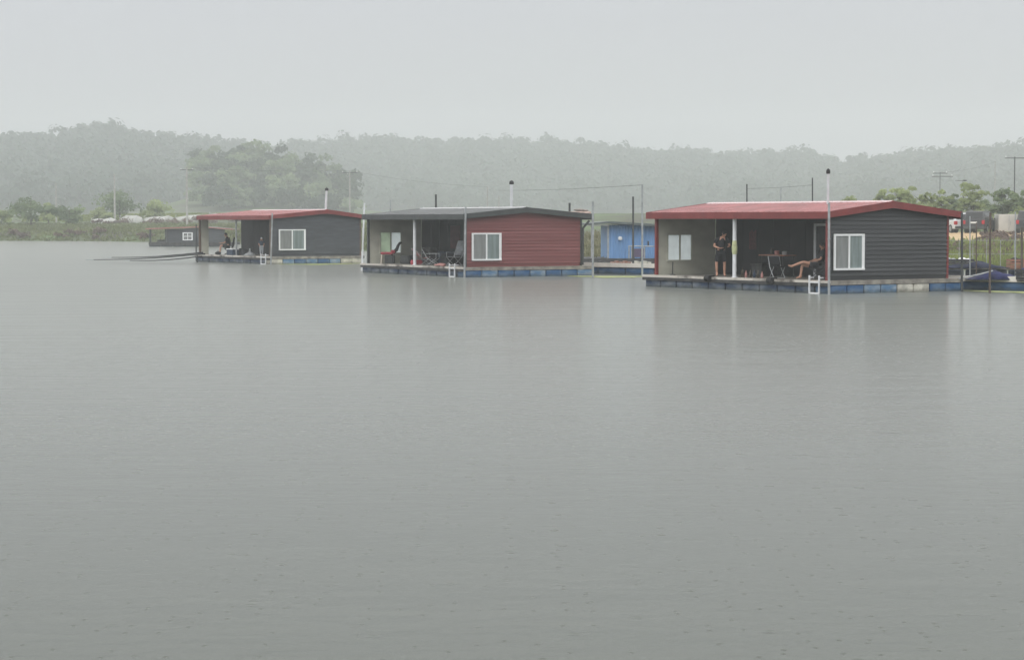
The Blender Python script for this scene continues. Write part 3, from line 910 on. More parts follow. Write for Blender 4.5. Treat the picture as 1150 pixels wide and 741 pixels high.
def street_lamp():
    d = 230; px = 1081.5
    zg = float(height(*W(px, d, 0).to_2d(), rough=False)); b = W(px, d, zg - .3); zt = Z(203, d) - b.z
    h = thing("street_lamp", "street lamp with one arm among the light green trees", "street lamp", b)
    q = MB(); q.tube([(0, 0, 0), (0, 0, zt - .3), (-.2, 0, zt - .02), (-.9, 0, zt)], [.05, .04, .03, .025], 8); q.build("shaft", M_dkpole, h)
    q = MB(); q.ell((0.12, 0, zt), (.28, .12, .08), 10, 6); q.build("lamp_head", M_dkpole, h)
street_lamp()
def wire(label, a, b, sag, r=0.016):
    n = 14
    pts = [a.lerp(b, i / n) - Vector((0, 0, sag * 4 * (i / n) * (1 - i / n))) for i in range(n + 1)]
    q = MB(); q.tube(pts, r, 4); o = q.build("power_line", M_dkpole)
    return tag(o, label, "cable")
wire("power line over the left house, between the tall pole and a faint one", tops['c'], tops['d'], 0.3, .013)
wire("power line running behind the grey roof's flue", tops['d'], tops['e'], 0.4, .012)
wire("power line sagging over the light green trees", tops['g'], tops['i'], 0.3, .012)
wire("thin wire running left from the top of the wired grey pole", W(721.3, 98, Z(208, 98)), W(560, 180, Z(214, 180)), 0.08, .010)
wire("thin wire strung over the red roof between three poles", W(838.8, 96, Z(212, 96)), W(912.4, 92, Z(208, 92)), 0.03, .006)

# ------------------------------------------------------------------ people
def eval_mesh(ob):
    dg = bpy.context.evaluated_depsgraph_get()
    return bpy.data.meshes.new_from_object(ob.evaluated_get(dg))
def skin(joints, edges, root, sub=2):
    names = list(joints)
    me = bpy.data.meshes.new("tmp")
    me.from_pydata([joints[k][0] for k in names], [(names.index(a), names.index(b)) for a, b in edges], [])
    ob = bpy.data.objects.new("tmp", me); COL.objects.link(ob)
    ob.modifiers.new("s", 'SKIN')
    for i, k in enumerate(names):
        r = joints[k][1]
        me.skin_vertices[0].data[i].radius = r if isinstance(r, tuple) else (r, r)
        me.skin_vertices[0].data[i].use_root = (k == root)
    ms = ob.modifiers.new("u", 'SUBSURF'); ms.levels = sub; ms.render_levels = sub
    m2 = eval_mesh(ob)
    bpy.data.objects.remove(ob)
    return m2
def unite(meshes, voxel, name, m, parent=None):
    bm = bmesh.new()
    for x in meshes: bm.from_mesh(x)
    me = bpy.data.meshes.new(name); bm.to_mesh(me); bm.free()
    ob = bpy.data.objects.new(name, me); COL.objects.link(ob)
    r = ob.modifiers.new("r", 'REMESH'); r.mode = 'VOXEL'; r.voxel_size = voxel; r.use_smooth_shade = True
    s = ob.modifiers.new("sm", 'SMOOTH'); s.factor = 0.5; s.iterations = 2
    m2 = eval_mesh(ob); bpy.data.objects.remove(ob)
    m2.name = name
    m2.materials.clear(); m2.materials.append(m)
    m2.polygons.foreach_set("use_smooth", [True] * len(m2.polygons))
    o = bpy.data.objects.new(name, m2); COL.objects.link(o)
    if parent: o.parent = parent
    return o
def head_mesh(c, look, s=1.0):
    """head with brow, eye hollows, nose, mouth, chin and ears; look = facing direction"""
    vs = []; fs = []
    n, mm = 28, 20
    for i in range(mm + 1):
        th = math.pi * i / mm
        for k in range(n):
            t = 2 * math.pi * k / n
            x, y, z = math.sin(th) * math.sin(t), -math.sin(th) * math.cos(t), math.cos(th)
            wx, wy, wz = 0.076, 0.096, 0.118
            if z < 0: wx *= 1 - 0.28 * (-z) ** 1.5; wy *= 1 - 0.12 * (-z)
            X, Y, ZZ = x * wx, y * wy, z * wz
            if y < -0.3:
                g = lambda cx, cz, sx, sz: math.exp(-((X - cx) / sx) ** 2 - ((ZZ - cz) / sz) ** 2)
                Y += -0.024 * g(0, -0.022, 0.013, 0.022) - 0.008 * g(0, 0.004, 0.010, 0.03)
                Y += 0.012 * (g(0.03, 0.006, 0.016, 0.011) + g(-0.03, 0.006, 0.016, 0.011))
                Y += -0.006 * (g(0.03, 0.026, 0.024, 0.008) + g(-0.03, 0.026, 0.024, 0.008))
                Y += -0.007 * g(0, -0.062, 0.022, 0.008) + 0.005 * g(0, -0.066, 0.022, 0.003) - 0.008 * g(0, -0.098, 0.022, 0.014)
            vs.append((X, Y, ZZ))
    for i in range(mm):
        for k in range(n):
            j = (k + 1) % n
            fs.append((i * n + k, i * n + n + k, i * n + n + j, i * n + j))
    mb = MB(); mb.add(vs, fs)
    mb.ell((0.076, 0.008, -0.005), (0.011, 0.022, 0.032), 10, 7); mb.ell((-0.076, 0.008, -0.005), (0.011, 0.022, 0.032), 10, 7)
    look = Vector(look).normalized()
    q = Vector((0, -1, 0)).rotation_difference(Vector((look.x, look.y, 0)).normalized()).to_matrix().to_4x4()
    tilt = Matrix.Rotation(math.asin(-look.z), 4, 'X')
    M = Matrix.Translation(Vector(c)) @ q @ tilt @ Matrix.Scale(s, 4)
    me = bpy.data.meshes.new("head")
    me.from_pydata([M @ Vector(p) for p in mb.v], [], mb.f)
    return me, M
def hand_meshes(w, d, pn, s=1.0, curl=0.6):
    """palm plus five bent fingers; w wrist, d direction, pn palm normal"""
    w = Vector(w); d = Vector(d).normalized(); pn = Vector(pn); pn = (pn - d * pn.dot(d)).normalized(); sd = d.cross(pn)
    out_ = []
    palm = {'w': (w, (.024 * s, .02 * s)), 'm': (w + d * .05 * s, (.036 * s, .017 * s)), 'e': (w + d * .088 * s, (.036 * s, .014 * s))}
    out_.append(skin(palm, [('w', 'm'), ('m', 'e')], 'w', 1))
    for i, (off, ln) in enumerate(((-.030, .062), (-.010, .075), (.010, .071), (.029, .056))):
        p = w + d * .07 * s + sd * off * s
        j = {'0': (p, .0095 * s)}; dd = d.copy(); q = p; ed = []
        for k in range(3):
            q = q + dd * (ln * s * (0.55, .38, .3)[k]) + (d * .02 * s if k == 0 else Vector())
            dd = (dd + pn * curl * (0.6 + .1 * i)).normalized()
            j[str(k + 1)] = (q, (.009, .0082, .0072)[k] * s); ed.append((str(k), str(k + 1)))
        out_.append(skin(j, ed, '0', 1))
    p = w + d * .025 * s - sd * .026 * s
    t1 = p + (d * .6 - sd * .75 + pn * .3).normalized() * .038 * s
    t2 = t1 + (d * .9 - sd * .2 + pn * .5).normalized() * .032 * s
    t3 = t2 + (d * .8 + sd * .2 + pn * .6).normalized() * .022 * s
    out_.append(skin({'a': (p, .013 * s), 'b': (t1, .0105 * s), 'c': (t2, .0095 * s), 'd': (t3, .008 * s)}, [('a', 'b'), ('b', 'c'), ('c', 'd')], 'a', 1))
    return out_
def foot_chain(J, E_, side, ankle, toe, s=1.0):
    a, t = Vector(ankle), Vector(toe)
    dr = (t - a)
    heel = a - Vector((dr.x, dr.y, 0)).normalized() * .045 * s + Vector((0, 0, -.035 * s))
    mid = a.lerp(t, .55) + Vector((0, 0, .004))
    J['heel' + side] = (heel, .032 * s); J['mid' + side] = (mid, (.042 * s, .030 * s)); J['toe' + side] = (t, (.04 * s, .02 * s))
    E_ += [('ankle' + side, 'heel' + side), ('ankle' + side, 'mid' + side), ('mid' + side, 'toe' + side)]
def person(label, loc, rz, J, look, hands, clothes, s=1.0, hair_m=None, voxel=0.009, group=None, cap_m=None, shoe_m=None):
    """J: pelvis, spine, chest, neck, head; shL/elL/wrL..., hipL/knL/ankleL/toeL..."""
    V = {k: Vector(v) for k, v in J.items()}
    rad = dict(pelvis=(.15, .105), spine=(.145, .11), chest=(.155, .115), neck=.055, nb=.06)
    body = {k: (V[k], tuple(x * s for x in rad[k]) if isinstance(rad[k], tuple) else rad[k] * s) for k in ('pelvis', 'spine', 'chest')}
    nb = V['chest'].lerp(V['neck'], .75); body['nb'] = (nb, .075 * s); body['neck'] = (V['neck'].lerp(V['head'], .35), .056 * s)
    E_ = [('pelvis', 'spine'), ('spine', 'chest'), ('chest', 'nb'), ('nb', 'neck')]
    for sd in 'LR':
        body['sh' + sd] = (V['sh' + sd], .062 * s); body['um' + sd] = (V['sh' + sd].lerp(V['el' + sd], .5), .050 * s)
        body['el' + sd] = (V['el' + sd], .042 * s); body['fm' + sd] = (V['el' + sd].lerp(V['wr' + sd], .35), .042 * s); body['wr' + sd] = (V['wr' + sd], .028 * s)
        E_ += [('nb', 'sh' + sd), ('sh' + sd, 'um' + sd), ('um' + sd, 'el' + sd), ('el' + sd, 'fm' + sd), ('fm' + sd, 'wr' + sd)]
        body['hip' + sd] = (V['hip' + sd], .092 * s); body['tm' + sd] = (V['hip' + sd].lerp(V['kn' + sd], .5), .078 * s)
        body['kn' + sd] = (V['kn' + sd], .056 * s); body['cm' + sd] = (V['kn' + sd].lerp(V['ankle' + sd], .35), .058 * s); body['ankle' + sd] = (V['ankle' + sd], .036 * s)
        E_ += [('pelvis', 'hip' + sd), ('hip' + sd, 'tm' + sd), ('tm' + sd, 'kn' + sd), ('kn' + sd, 'cm' + sd), ('cm' + sd, 'ankle' + sd)]
        foot_chain(body, E_, sd, V['ankle' + sd], V['toe' + sd], s)
    parts = [skin(body, E_, 'pelvis')]
    hm, HM = head_mesh(V['head'], look, s * 1.0)
    parts.append(hm)
    for sd in 'LR':
        d, pn = hands[sd]
        parts += hand_meshes(V['wr' + sd], d, pn, s)
    b = unite(parts, voxel * s, "person", M_skin)
    b.location = loc; b.rotation_euler = (0, 0, rz)
    tag(b, label, "person", group)
    # clothes as slightly larger skins
    sl = clothes.get('sleeve', 0.75)
    T = {k: (body[k][0], tuple(x + .040 * s for x in body[k][1]) if isinstance(body[k][1], tuple) else body[k][1] + .02 * s) for k in ('pelvis', 'spine', 'chest', 'nb')}
    T['nb'] = (nb, (.13 * s, .105 * s)); T['cl'] = (V['chest'].lerp(V['neck'], 1.02), .078 * s)
    TE = [('pelvis', 'spine'), ('spine', 'chest'), ('chest', 'nb'), ('nb', 'cl')]
    sleeves = []
    for sd in 'LR':
        SL = {}; T_ = SL
        SL['nb'] = (nb - Vector((0, 0, .02 * s)), .098 * s); SL['sh' + sd] = (V['sh' + sd], .092 * s); T_['um' + sd] = (V['sh' + sd].lerp(V['el' + sd], sl * .6), .078 * s); T_['se' + sd] = (V['sh' + sd].lerp(V['el' + sd], sl), .070 * s)
        SE_ = [('nb', 'sh' + sd), ('sh' + sd, 'um' + sd), ('um' + sd, 'se' + sd)]
        if clothes.get('long'):
            T_['fw' + sd] = (V['el' + sd].lerp(V['wr' + sd], .9), .05 * s); SE_ += [('se' + sd, 'fw' + sd)]
        sleeves.append(skin(SL, SE_, 'nb'))
    unite([skin(T, TE, 'pelvis')] + sleeves, voxel * s, "shirt", clothes['shirt'], b)
    S = {'pelvis': (body['pelvis'][0] + Vector((0, 0, .01)), (.172 * s, .128 * s))}; SE = []
    lg = clothes.get('leg', 0.85)
    for sd in 'LR':
        S['hip' + sd] = (V['hip' + sd], .112 * s); S['a' + sd] = (V['hip' + sd].lerp(V['kn' + sd], lg * .55), .108 * s); S['b' + sd] = (V['hip' + sd].lerp(V['kn' + sd], lg), .092 * s)
        SE += [('pelvis', 'hip' + sd), ('hip' + sd, 'a' + sd), ('a' + sd, 'b' + sd)]
        if clothes.get('trousers'):
            S['c' + sd] = (V['kn' + sd], .08 * s); S['d' + sd] = (V['ankle' + sd] + Vector((0, 0, .02)), .062 * s)
            SE += [('b' + sd, 'c' + sd), ('c' + sd, 'd' + sd)]
    unite([skin(S, SE, 'pelvis')], voxel * s, "trousers" if clothes.get('trousers') else "shorts", clothes['shorts'], b)
    # hair (or a cap)
    hb = MB(); n, mm = 22, 12
    vs = []; fs = []
    for i in range(mm + 1):
        th = math.pi * 0.62 * i / mm
        for k in range(n):
            t = 2 * math.pi * k / n
            front = max(0, math.cos(t))
            th2 = th * (1 - 0.42 * front ** 1.5)
            x, y, z = math.sin(th2) * math.sin(t), -math.sin(th2) * math.cos(t), math.cos(th2)
            vs.append(HM @ Vector((x * .083, y * .103 + .003, z * .127)))
    for i in range(mm):
        for k in range(n):
            j = (k + 1) % n; fs.append((i * n + k, i * n + n + k, i * n + n + j, i * n + j))
    hb.add(vs, fs)
    if cap_m:
        hb2 = [HM @ Vector(p) for p in [(-.06, -.09, .05), (.06, -.09, .05), (.045, -.17, .035), (-.045, -.17, .035), (-.06, -.09, .062), (.06, -.09, .062), (.045, -.17, .043), (-.045, -.17, .043)]]
        hb.add(hb2, [(0, 1, 2, 3), (4, 7, 6, 5), (0, 4, 5, 1), (1, 5, 6, 2), (2, 6, 7, 3), (3, 7, 4, 0)])
        hb.build("cap", cap_m, b, smooth=True)
    else:
        hb.build("hair", hair_m or M_hair, b, smooth=True)
    for sx in (-1, 1):
        ey = MB(); c = HM @ Vector((sx * .03, -.083, .006)); ey.ell(c, (.011 * s,) * 3, 8, 6); ey.build("eye", M_eye, b, smooth=True)
    if shoe_m:
        for sd in 'LR':
            a_, t_ = V['ankle' + sd], V['toe' + sd]
            g = (t_ - a_); g.z = 0; g.normalize()
            zf = min(a_.z, t_.z)
            sh = skin({'h': (Vector((a_.x, a_.y, t_.z)) - g * .05 * s, (.046 * s, .016 * s)), 't': (t_ + g * .03 * s, (.050 * s, .014 * s))}, [('h', 't')], 'h', 1)
            sh.materials.clear(); sh.materials.append(shoe_m)
            so = bpy.data.objects.new("sandal", sh); COL.objects.link(so); so.parent = b
    return b

# the man standing on the right house's veranda, looking down at his phone
lx = 0.55; ly = A.y_at(809, lx)
pm = A.w(lx, ly, 0.462)
person("standing man in black T-shirt and shorts looking at his phone beside the white post", pm, 0, dict(
    pelvis=(0.0, 0, .93), spine=(.02, 0.0, 1.12), chest=(.04, -.01, 1.32), neck=(.085, -.03, 1.47), head=(.125, -.07, 1.60),
    shL=(.235, -.01, 1.40), elL=(.335, -.03, 1.15), wrL=(.30, -.25, 1.12), shR=(-.145, 0, 1.40), elR=(-.265, -.10, 1.14), wrR=(-.06, -.29, 1.06),
    hipL=(.10, 0, .90), knL=(.145, -.02, .48), ankleL=(.145, .02, .085), toeL=(.17, -.14, .03),
    hipR=(-.09, 0, .90), knR=(-.16, -.03, .48), ankleR=(-.135, .02, .085), toeR=(-.16, -.15, .03)),
    (.55, -.8, -.45), dict(L=((-.35, -.9, .1), (0, 0, -1)), R=((.95, -.25, .12), (0, 0, 1))),
    dict(shirt=M_black_cloth, shorts=M_black_cloth, sleeve=.7, leg=.92), shoe_m=M_rubber)
ph = MB(); ph.cbox(-.036, .036, -.005, .005, -.075, .075, .004)
po = ph.build("mobile_phone", M_rubber); po.location = pm + Vector((.095, -.325, 1.09)); po.rotation_euler = (R(-60), R(78), R(15))
tag(po, "dark mobile phone held by the standing man", "phone")
# the man seated with crossed legs at the corner of the right house
lx = 0.62; ly = A.y_at(897.5, lx)
pc = A.w(lx, ly, 0.462)
person("seated man with bare legs crossed, half hidden behind the dark red corner post", pc, 0, dict(
    pelvis=(.64, 0, .50), spine=(.74, 0, .68), chest=(.82, 0, .90), neck=(.84, 0, 1.06), head=(.81, 0, 1.20),
    shL=(.82, -.19, .98), elL=(.72, -.25, .72), wrL=(.48, -.17, .64), shR=(.82, .19, .98), elR=(.70, .25, .73), wrR=(.46, .16, .66),
    hipL=(.55, -.09, .50), knL=(.13, -.06, .62), ankleL=(-.30, -.04, .46), toeL=(-.43, -.04, .50),
    hipR=(.55, .09, .48), knR=(.10, .06, .50), ankleR=(.04, .06, .085), toeR=(-.13, .05, .03)),
    (-1, -.1, -.2), dict(L=((-.9, .3, -.2), (0, 0, -1)), R=((-.9, -.3, -.2), (0, 0, -1))),
    dict(shirt=M_black_cloth, shorts=M_black_cloth, sleeve=.8, leg=.55))
# the seated angler on the left house
lx = 0.7; ly = C_.y_at(247.8, lx)
pa = C_.w(lx, ly, 0.462)
person("seated angler in dark clothes leaning forward on the left house's veranda", pa, 0, dict(
    pelvis=(.50, 0, .50), spine=(.50, 0, .70), chest=(.46, 0, .93), neck=(.42, 0, 1.09), head=(.36, -.02, 1.23),
    shL=(.45, -.20, 1.0), elL=(.32, -.28, .74), wrL=(.10, -.18, .70), shR=(.45, .20, 1.0), elR=(.30, .26, .74), wrR=(.08, .14, .72),
    hipL=(.45, -.10, .48), knL=(.06, -.14, .56), ankleL=(.02, -.14, .085), toeL=(-.15, -.16, .03),
    hipR=(.45, .10, .48), knR=(.02, .12, .58), ankleR=(-.04, .12, .085), toeR=(-.20, .12, .03)),
    (-1, -.35, -.15), dict(L=((-.9, .2, .1), (0, 0, -1)), R=((-.9, -.1, .1), (0, 0, -1))),
    dict(shirt=M_dark_cloth, shorts=M_dark_cloth, sleeve=.75, leg=.8), shoe_m=M_rubber)
# the small figure in the cap
lx = 0.75; ly = C_.y_at(294.2, lx)
pk = C_.w(lx, ly, 0.462)
s = .63
k_ = lambda *a: tuple(x * s for x in a)
person("small figure in white cap, navy top and pale trousers standing on the left house", pk, R(20), dict(
    pelvis=k_(0, 0, .93), spine=k_(0, 0, 1.12), chest=k_(0, 0, 1.32), neck=k_(0, -.01, 1.47), head=k_(0, -.03, 1.61),
    shL=k_(.19, 0, 1.40), elL=k_(.25, -.02, 1.14), wrL=k_(.18, -.18, 1.0), shR=k_(-.19, 0, 1.40), elR=k_(-.26, 0, 1.14), wrR=k_(-.22, -.14, .95),
    hipL=k_(.09, 0, .90), knL=k_(.10, -.03, .48), ankleL=k_(.10, .02, .085), toeL=k_(.11, -.13, .03),
    hipR=k_(-.09, 0, .90), knR=k_(-.10, -.03, .48), ankleR=k_(-.10, .02, .085), toeR=k_(-.11, -.13, .03)),
    (-.2, -1, -.2), dict(L=((-.2, -.7, -.6), (0, 0, -1)), R=((.1, -.6, -.8), (1, 0, 0))),
    dict(shirt=M_navy_cloth, shorts=M_pale_cloth, sleeve=.9, leg=.9, trousers=True), s=s * 1.08, cap_m=M_white, shoe_m=M_rubber)

# ------------------------------------------------------------------ furniture and clutter
def tubes(name, m, parent, lines, r=0.012):
    q = MB()
    for l in lines: q.tube(l, r, 6)
    return q.build(name, m, parent)
def folding_chair(name, label, loc, rz, seat_m, frame_m, w=.5, sh=.40, bh=.85, lean=.2, group=None, arms=True):
    """faces local -y; crossed side legs, sling seat and back"""
    h = thing(name, label, "chair", loc, rz, group)
    for sx in (-w / 2, w / 2):
        f = tubes("frame", frame_m, h, [[(sx, -.25, 0.012), (sx, .22, sh)], [(sx, .25, 0.012), (sx, -.22, sh)], [(sx, .2, sh - .05), (sx, .22 + lean, bh)]], .016)
        if arms:
            q = MB(); q.box(sx - .025, sx + .025, -.22, .28, sh + .2, sh + .225); q.tube([(sx, -.2, sh), (sx, -.2, sh + .2)], .012, 6); q.build("armrest", frame_m, h)
    tubes("stretcher", frame_m, h, [[(-w / 2, -.24, .03), (w / 2, -.24, .03)], [(-w / 2, .24, .03), (w / 2, .24, .03)], [(-w / 2, .22 + lean, bh), (w / 2, .22 + lean, bh)]], .013)
    q = MB(); n = 6
    vs = []
    for i in range(n + 1):
        y = -.24 + .46 * i / n; z = sh - .03 * math.sin(math.pi * i / n)
        vs += [(-w / 2, y, z), (w / 2, y, z), (-w / 2, y, z + .02), (w / 2, y, z + .02)]
    fs = []
    for i in range(n):
        a = 4 * i; b = a + 4
        fs += [(a, a + 1, b + 1, b), (a + 2, b + 2, b + 3, a + 3), (a, b, b + 2, a + 2), (a + 1, a + 3, b + 3, b + 1)]
    fs += [(0, 2, 3, 1), (4 * n, 4 * n + 1, 4 * n + 3, 4 * n + 2)]
    q.add(vs, fs); q.build("seat", seat_m, h)
    q = MB(); d = Vector((0, lean, bh - sh)).normalized(); nn = Vector((0, d.z, -d.y)) * .012
    a = Vector((0, .22, sh + .08)); b = Vector((0, .22 + lean * .97, bh - .01))
    vs = [(sx, p.y + s_ * nn.y, p.z + s_ * nn.z) for p in (a, b) for s_ in (-1, 1) for sx in (-w / 2 + .015, w / 2 - .015)]
    q.add(vs, [(0, 1, 5, 4), (2, 6, 7, 3), (0, 2, 3, 1), (4, 5, 7, 6), (0, 4, 6, 2), (1, 3, 7, 5)]); q.build("backrest", seat_m, h)
    return h
def ladder(label, fr, y, ztop=.95, zbot=-.55, w=.5):
    h = thing("swim_ladder", label, "ladder", fr.w(0, y, 0), fr.rz, "white ladders hung on the rafts")
    for sy in (-w / 2, w / 2):
        q = MB(); q.box(-.105, -.055, sy - .025, sy + .025, zbot, ztop); q.box(-.054, .12, sy - .022, sy + .022, ztop - .10, ztop - .06); q.build("rail", M_whitem, h)
    for z in (-.33, .02, .40):
        q = MB(); q.box(-.105, -.065, -w / 2 + .032, w / 2 - .032, z - .025, z + .025); q.build("rung", M_white, h)
    return h
def onto(fr, px, x):    # (x, y) on the deck of a house at photo column px
    return x, fr.y_at(px, x)
# right house: ladder, table, stool, chair, bottles
ladder("white metal ladder at the near corner of the right house", A, A.y_at(916, 0), ztop=.64)
def camp_table(label, fr, px0, px1, x, zt, m):
    ya, yb = fr.y_at(px1, x), fr.y_at(px0, x)
    h = thing("folding_table", label, "table", fr.w(x, (ya + yb) / 2, .462), fr.rz)
    L = (yb - ya) / 2
    q = MB(); q.cbox(-.3, .3, -L, L, zt - .04, zt, .012); q.build("tabletop", m, h)
    for sx in (-.25, .25):
        for sy in (-L + .08, L - .08):
            tubes("leg", M_dkpole, h, [[(sx, sy, 0.002), (sx, sy * .9, zt - .042)]], .015)
    return h
camp_table("brown-topped folding table on the right house's veranda", A, 858, 887, 1.5, .84, M_wood)
def table_items():
    for i, (px, r_, hh, m_, nm, lab, cat) in enumerate((
        (866, .05, .24, M_bottle, "bottle", "dark bottle at the left end of the brown-topped table", "bottle"),
        (872, .09, .12, M_pinkfab, "cooking_pot", "dull pink pot on the brown-topped table", "pot"),
        (881, .11, .10, M_galv, "cooking_pot", "small grey pot at the right end of the brown-topped table", "pot"))):
        x = 1.45; y = A.y_at(px, x)
        q = MB(); q.lathe((0, 0, 0), [(r_ * .8, 0), (r_, .01), (r_, hh * .6), (r_ * .55, hh * .78), (r_ * .5, hh)] if nm == "bottle" else [(r_ * .85, 0), (r_, .02), (r_, hh), (r_ * 1.08, hh + .01), (r_ * .6, hh + .03)], 12)
        o = q.build(nm, m_, smooth=True); o.location = A.w(x, y, .462 + .842); tag(o, lab, cat)
table_items()
folding_chair("camp_chair", "dark sling camp chair carrying the cross-legged man", A.w(*onto(A, 917.5, .72), .462), R(-90), M_black_cloth, M_dkpole, w=.56, sh=.40, bh=.95)
x_, y_ = onto(A, 872.5, .55)
folding_chair("folding_chair", "dark folding chair with grey tube legs before the brown-topped table", A.w(x_, y_, .462), R(12), M_black_cloth, M_galv, w=.42, sh=.42, bh=.80, arms=False)
for i, px in enumerate((833.5, 837.5, 842.5, 847, 851, 855.5)):
    x = .5 + .07 * (i % 2); y = A.y_at(px, x); hh = (.34, .24, .30, .26, .31, .22)[i]
    q = MB(); q.lathe((0, 0, 0), [(.04, 0), (.05, .01), (.05, hh * .62), (.02, hh * .82), (.018, hh), (.022, hh + .004), (.022, hh + .02)], 10)
    o = q.build("bottle", (M_bottle, M_pinkfab, M_bottle, M_navy_cloth, M_bottle, M_pinkfab)[i], smooth=True)
    o.location = A.w(x, y, .462)
    tag(o, ("tall dark bottle on the deck edge, nearest the white post", "short dull pink bottle, second from the white post", "dark bottle third from the white post on the deck edge",
            "navy bottle on the deck edge among dark ones", "tall dark bottle next to the last one in the deck row", "short dull pink bottle at the row's end, nearest the folding chair")[i], "bottle", "bottles along the deck edge")
q = MB(); q.cbox(-.4, .4, -.3, .3, 0, .42, .03); q.box(-.42, .42, -.32, .32, .421, .47)
o = q.build("cool_box", M_deckdark); o.location = A.w(*onto(A, 858, 2.2), .462); o.rotation_euler = (0, 0, A.rz); tag(o, "dark lidded box under the left end of the brown-topped table", "box")
q = MB(); q.tube([(0, 0, 0), (.01, 0, .5)], .02, 6); q.lathe((0, 0, 0), [(.12, 0), (.12, .02), (.03, .04)], 10)
o = q.build("rod_stand", M_dkpole); o.location = A.w(*onto(A, 755, .6), .462); tag(o, "short dark stand under the pale window of the right house", "stand")
# yellow-green towel tied to the white post, a mug hook lower down
pw = A.w(.14, A.y_at(824.5, .14), 0)
q = MB(); q.lathe((0, 0, 1.32), [(.082, 0), (.10, .08), (.105, .25), (.09, .42), (.08, .5)], 10)
o = q.build("towel", mat("pale_yellow_towel", (.55, .58, .33), .9, .15, 8.0)); o.location = pw; tag(o, "pale yellow-green towel wrapped round the white post", "towel")
# pictures/coats hanging on the dark partition
q = MB()
for i in range(6): q.cbox(-.03 - .008 * (i % 2), .0, -.22 + i * .07, -.155 + i * .07, .0, .75 - .04 * (i % 3), .01)
o = q.build("hanging_coat", mat("maroon_cloth", (.10, .03, .035), .9, .3, 9)); o.location = A.w(3.07, A.y_at(845, 3.07), 1.45); o.rotation_euler = (0, 0, A.rz); tag(o, "dull maroon coat hanging on the dark back wall of the right house", "coat")

# middle house
def lounger():
    x, y = onto(B, 436, .8)
    h = thing("lounge_chair", "red padded lounge chair with raised dark headrest on the middle house", "chair", B.w(x, y, .462), R(0))
    q = MB(); q.cbox(-.36, .28, -.25, .25, .44, .56, .05); q.build("seat", M_redfab, h)
    q = MB(); q.tube([(.25, 0, .52), (.42, 0, .68), (.50, 0, .88), (.58, 0, 1.0), (.68, 0, 1.03)], [.09, .085, .07, .06, .05], 8); q.build("backrest", M_dark_cloth, h)
    q = MB(); q.cbox(.16, .36, -.24, .24, .50, .66, .04); q.build("cushion", M_redfab, h, label="darker red cushion at the seat's back")
    for sy in (-.2, .2):
        q = MB(); q.tube([(-.32, sy, 0), (-.28, sy, .44)], .045, 8); q.build("leg", mat("cream_leg", (.55, .50, .42), .6), h)
        q = MB(); q.tube([(.22, sy, 0), (.18, sy, .44)], .035, 8); q.build("leg", M_dkpole, h)
    q = MB(); q.cbox(-.16, .34, -.2, .2, 0.005, .40, .04); q.build("base_box", M_dkpole, h)
lounger()
GP = "folding chairs on the middle house"
folding_chair("folding_chair", "pale-framed folding chair with faded pink sling, left of the two on the middle house", B.w(*onto(B, 476, .75), .462), R(115), M_pinkfab, M_galv, w=.5, sh=.34, bh=.78, lean=.32, group=GP)
folding_chair("folding_chair", "pale-framed folding chair with dark sling in the middle of the veranda", B.w(*onto(B, 487, .7), .462), R(75), M_dark_cloth, M_galv, w=.5, sh=.34, bh=.80, lean=.30, group=GP)
folding_chair("folding_chair", "larger grey folding chair with pale blanket on its back, beside the ladder", B.w(*onto(B, 510, .8), .462), R(-50), mat("grey_sling", (.16, .17, .18), .85, .3, 5), M_galv, w=.6, sh=.42, bh=1.15, lean=.28, group=GP)
ladder("white metal ladder hanging on the middle house's raft", B, B.y_at(509.5, 0), ztop=.62)
q = MB()
for i in range(9):
    a = random.uniform(-.7, .7); b = random.uniform(-.2, .2)
    q.ell((b, a, .05 + random.uniform(0, .03)), (random.uniform(.1, .2), random.uniform(.12, .28), random.uniform(.04, .09)), 9, 6)
o = q.build("red_cloth", M_pinkfab, smooth=True); o.location = B.w(*onto(B, 497, .35), .45); o.rotation_euler = (0, 0, B.rz); tag(o, "crumpled faded red cloth on the middle house's deck edge", "cloth")
q = MB(); q.cbox(-.2, .2, -.28, .28, 0, .2, .04); q.box(-.17, .17, -.25, .25, .201, .23)
o = q.build("plastic_tub", M_redfab); o.location = B.w(*onto(B, 468, .55), .462); o.rotation_euler = (0, 0, B.rz); tag(o, "red plastic tub at the foot of the middle house's white post", "tub")
q = MB(); q.cbox(-.3, .3, -.7, .7, 0, .55, .05); q.cbox(-.32, .32, -.72, .72, .551, .62, .02)
o = q.build("storage_chest", M_navy_cloth); o.location = B.w(*onto(B, 497, 2.2), .462); o.rotation_euler = (0, 0, B.rz); tag(o, "navy storage chest at the back of the middle house's veranda", "chest")
q = MB(); q.cbox(-.03, 0, -.5, .5, 0, 1.1, .02)
o = q.build("wall_mat", mat("dark_red_mat", (.08, .025, .03), .9, .3, 4)); o.location = B.w(3.08, B.y_at(510, 3.0), 1.2); o.rotation_euler = (0, 0, B.rz); tag(o, "dark red mat hung on the middle house's back wall", "mat")
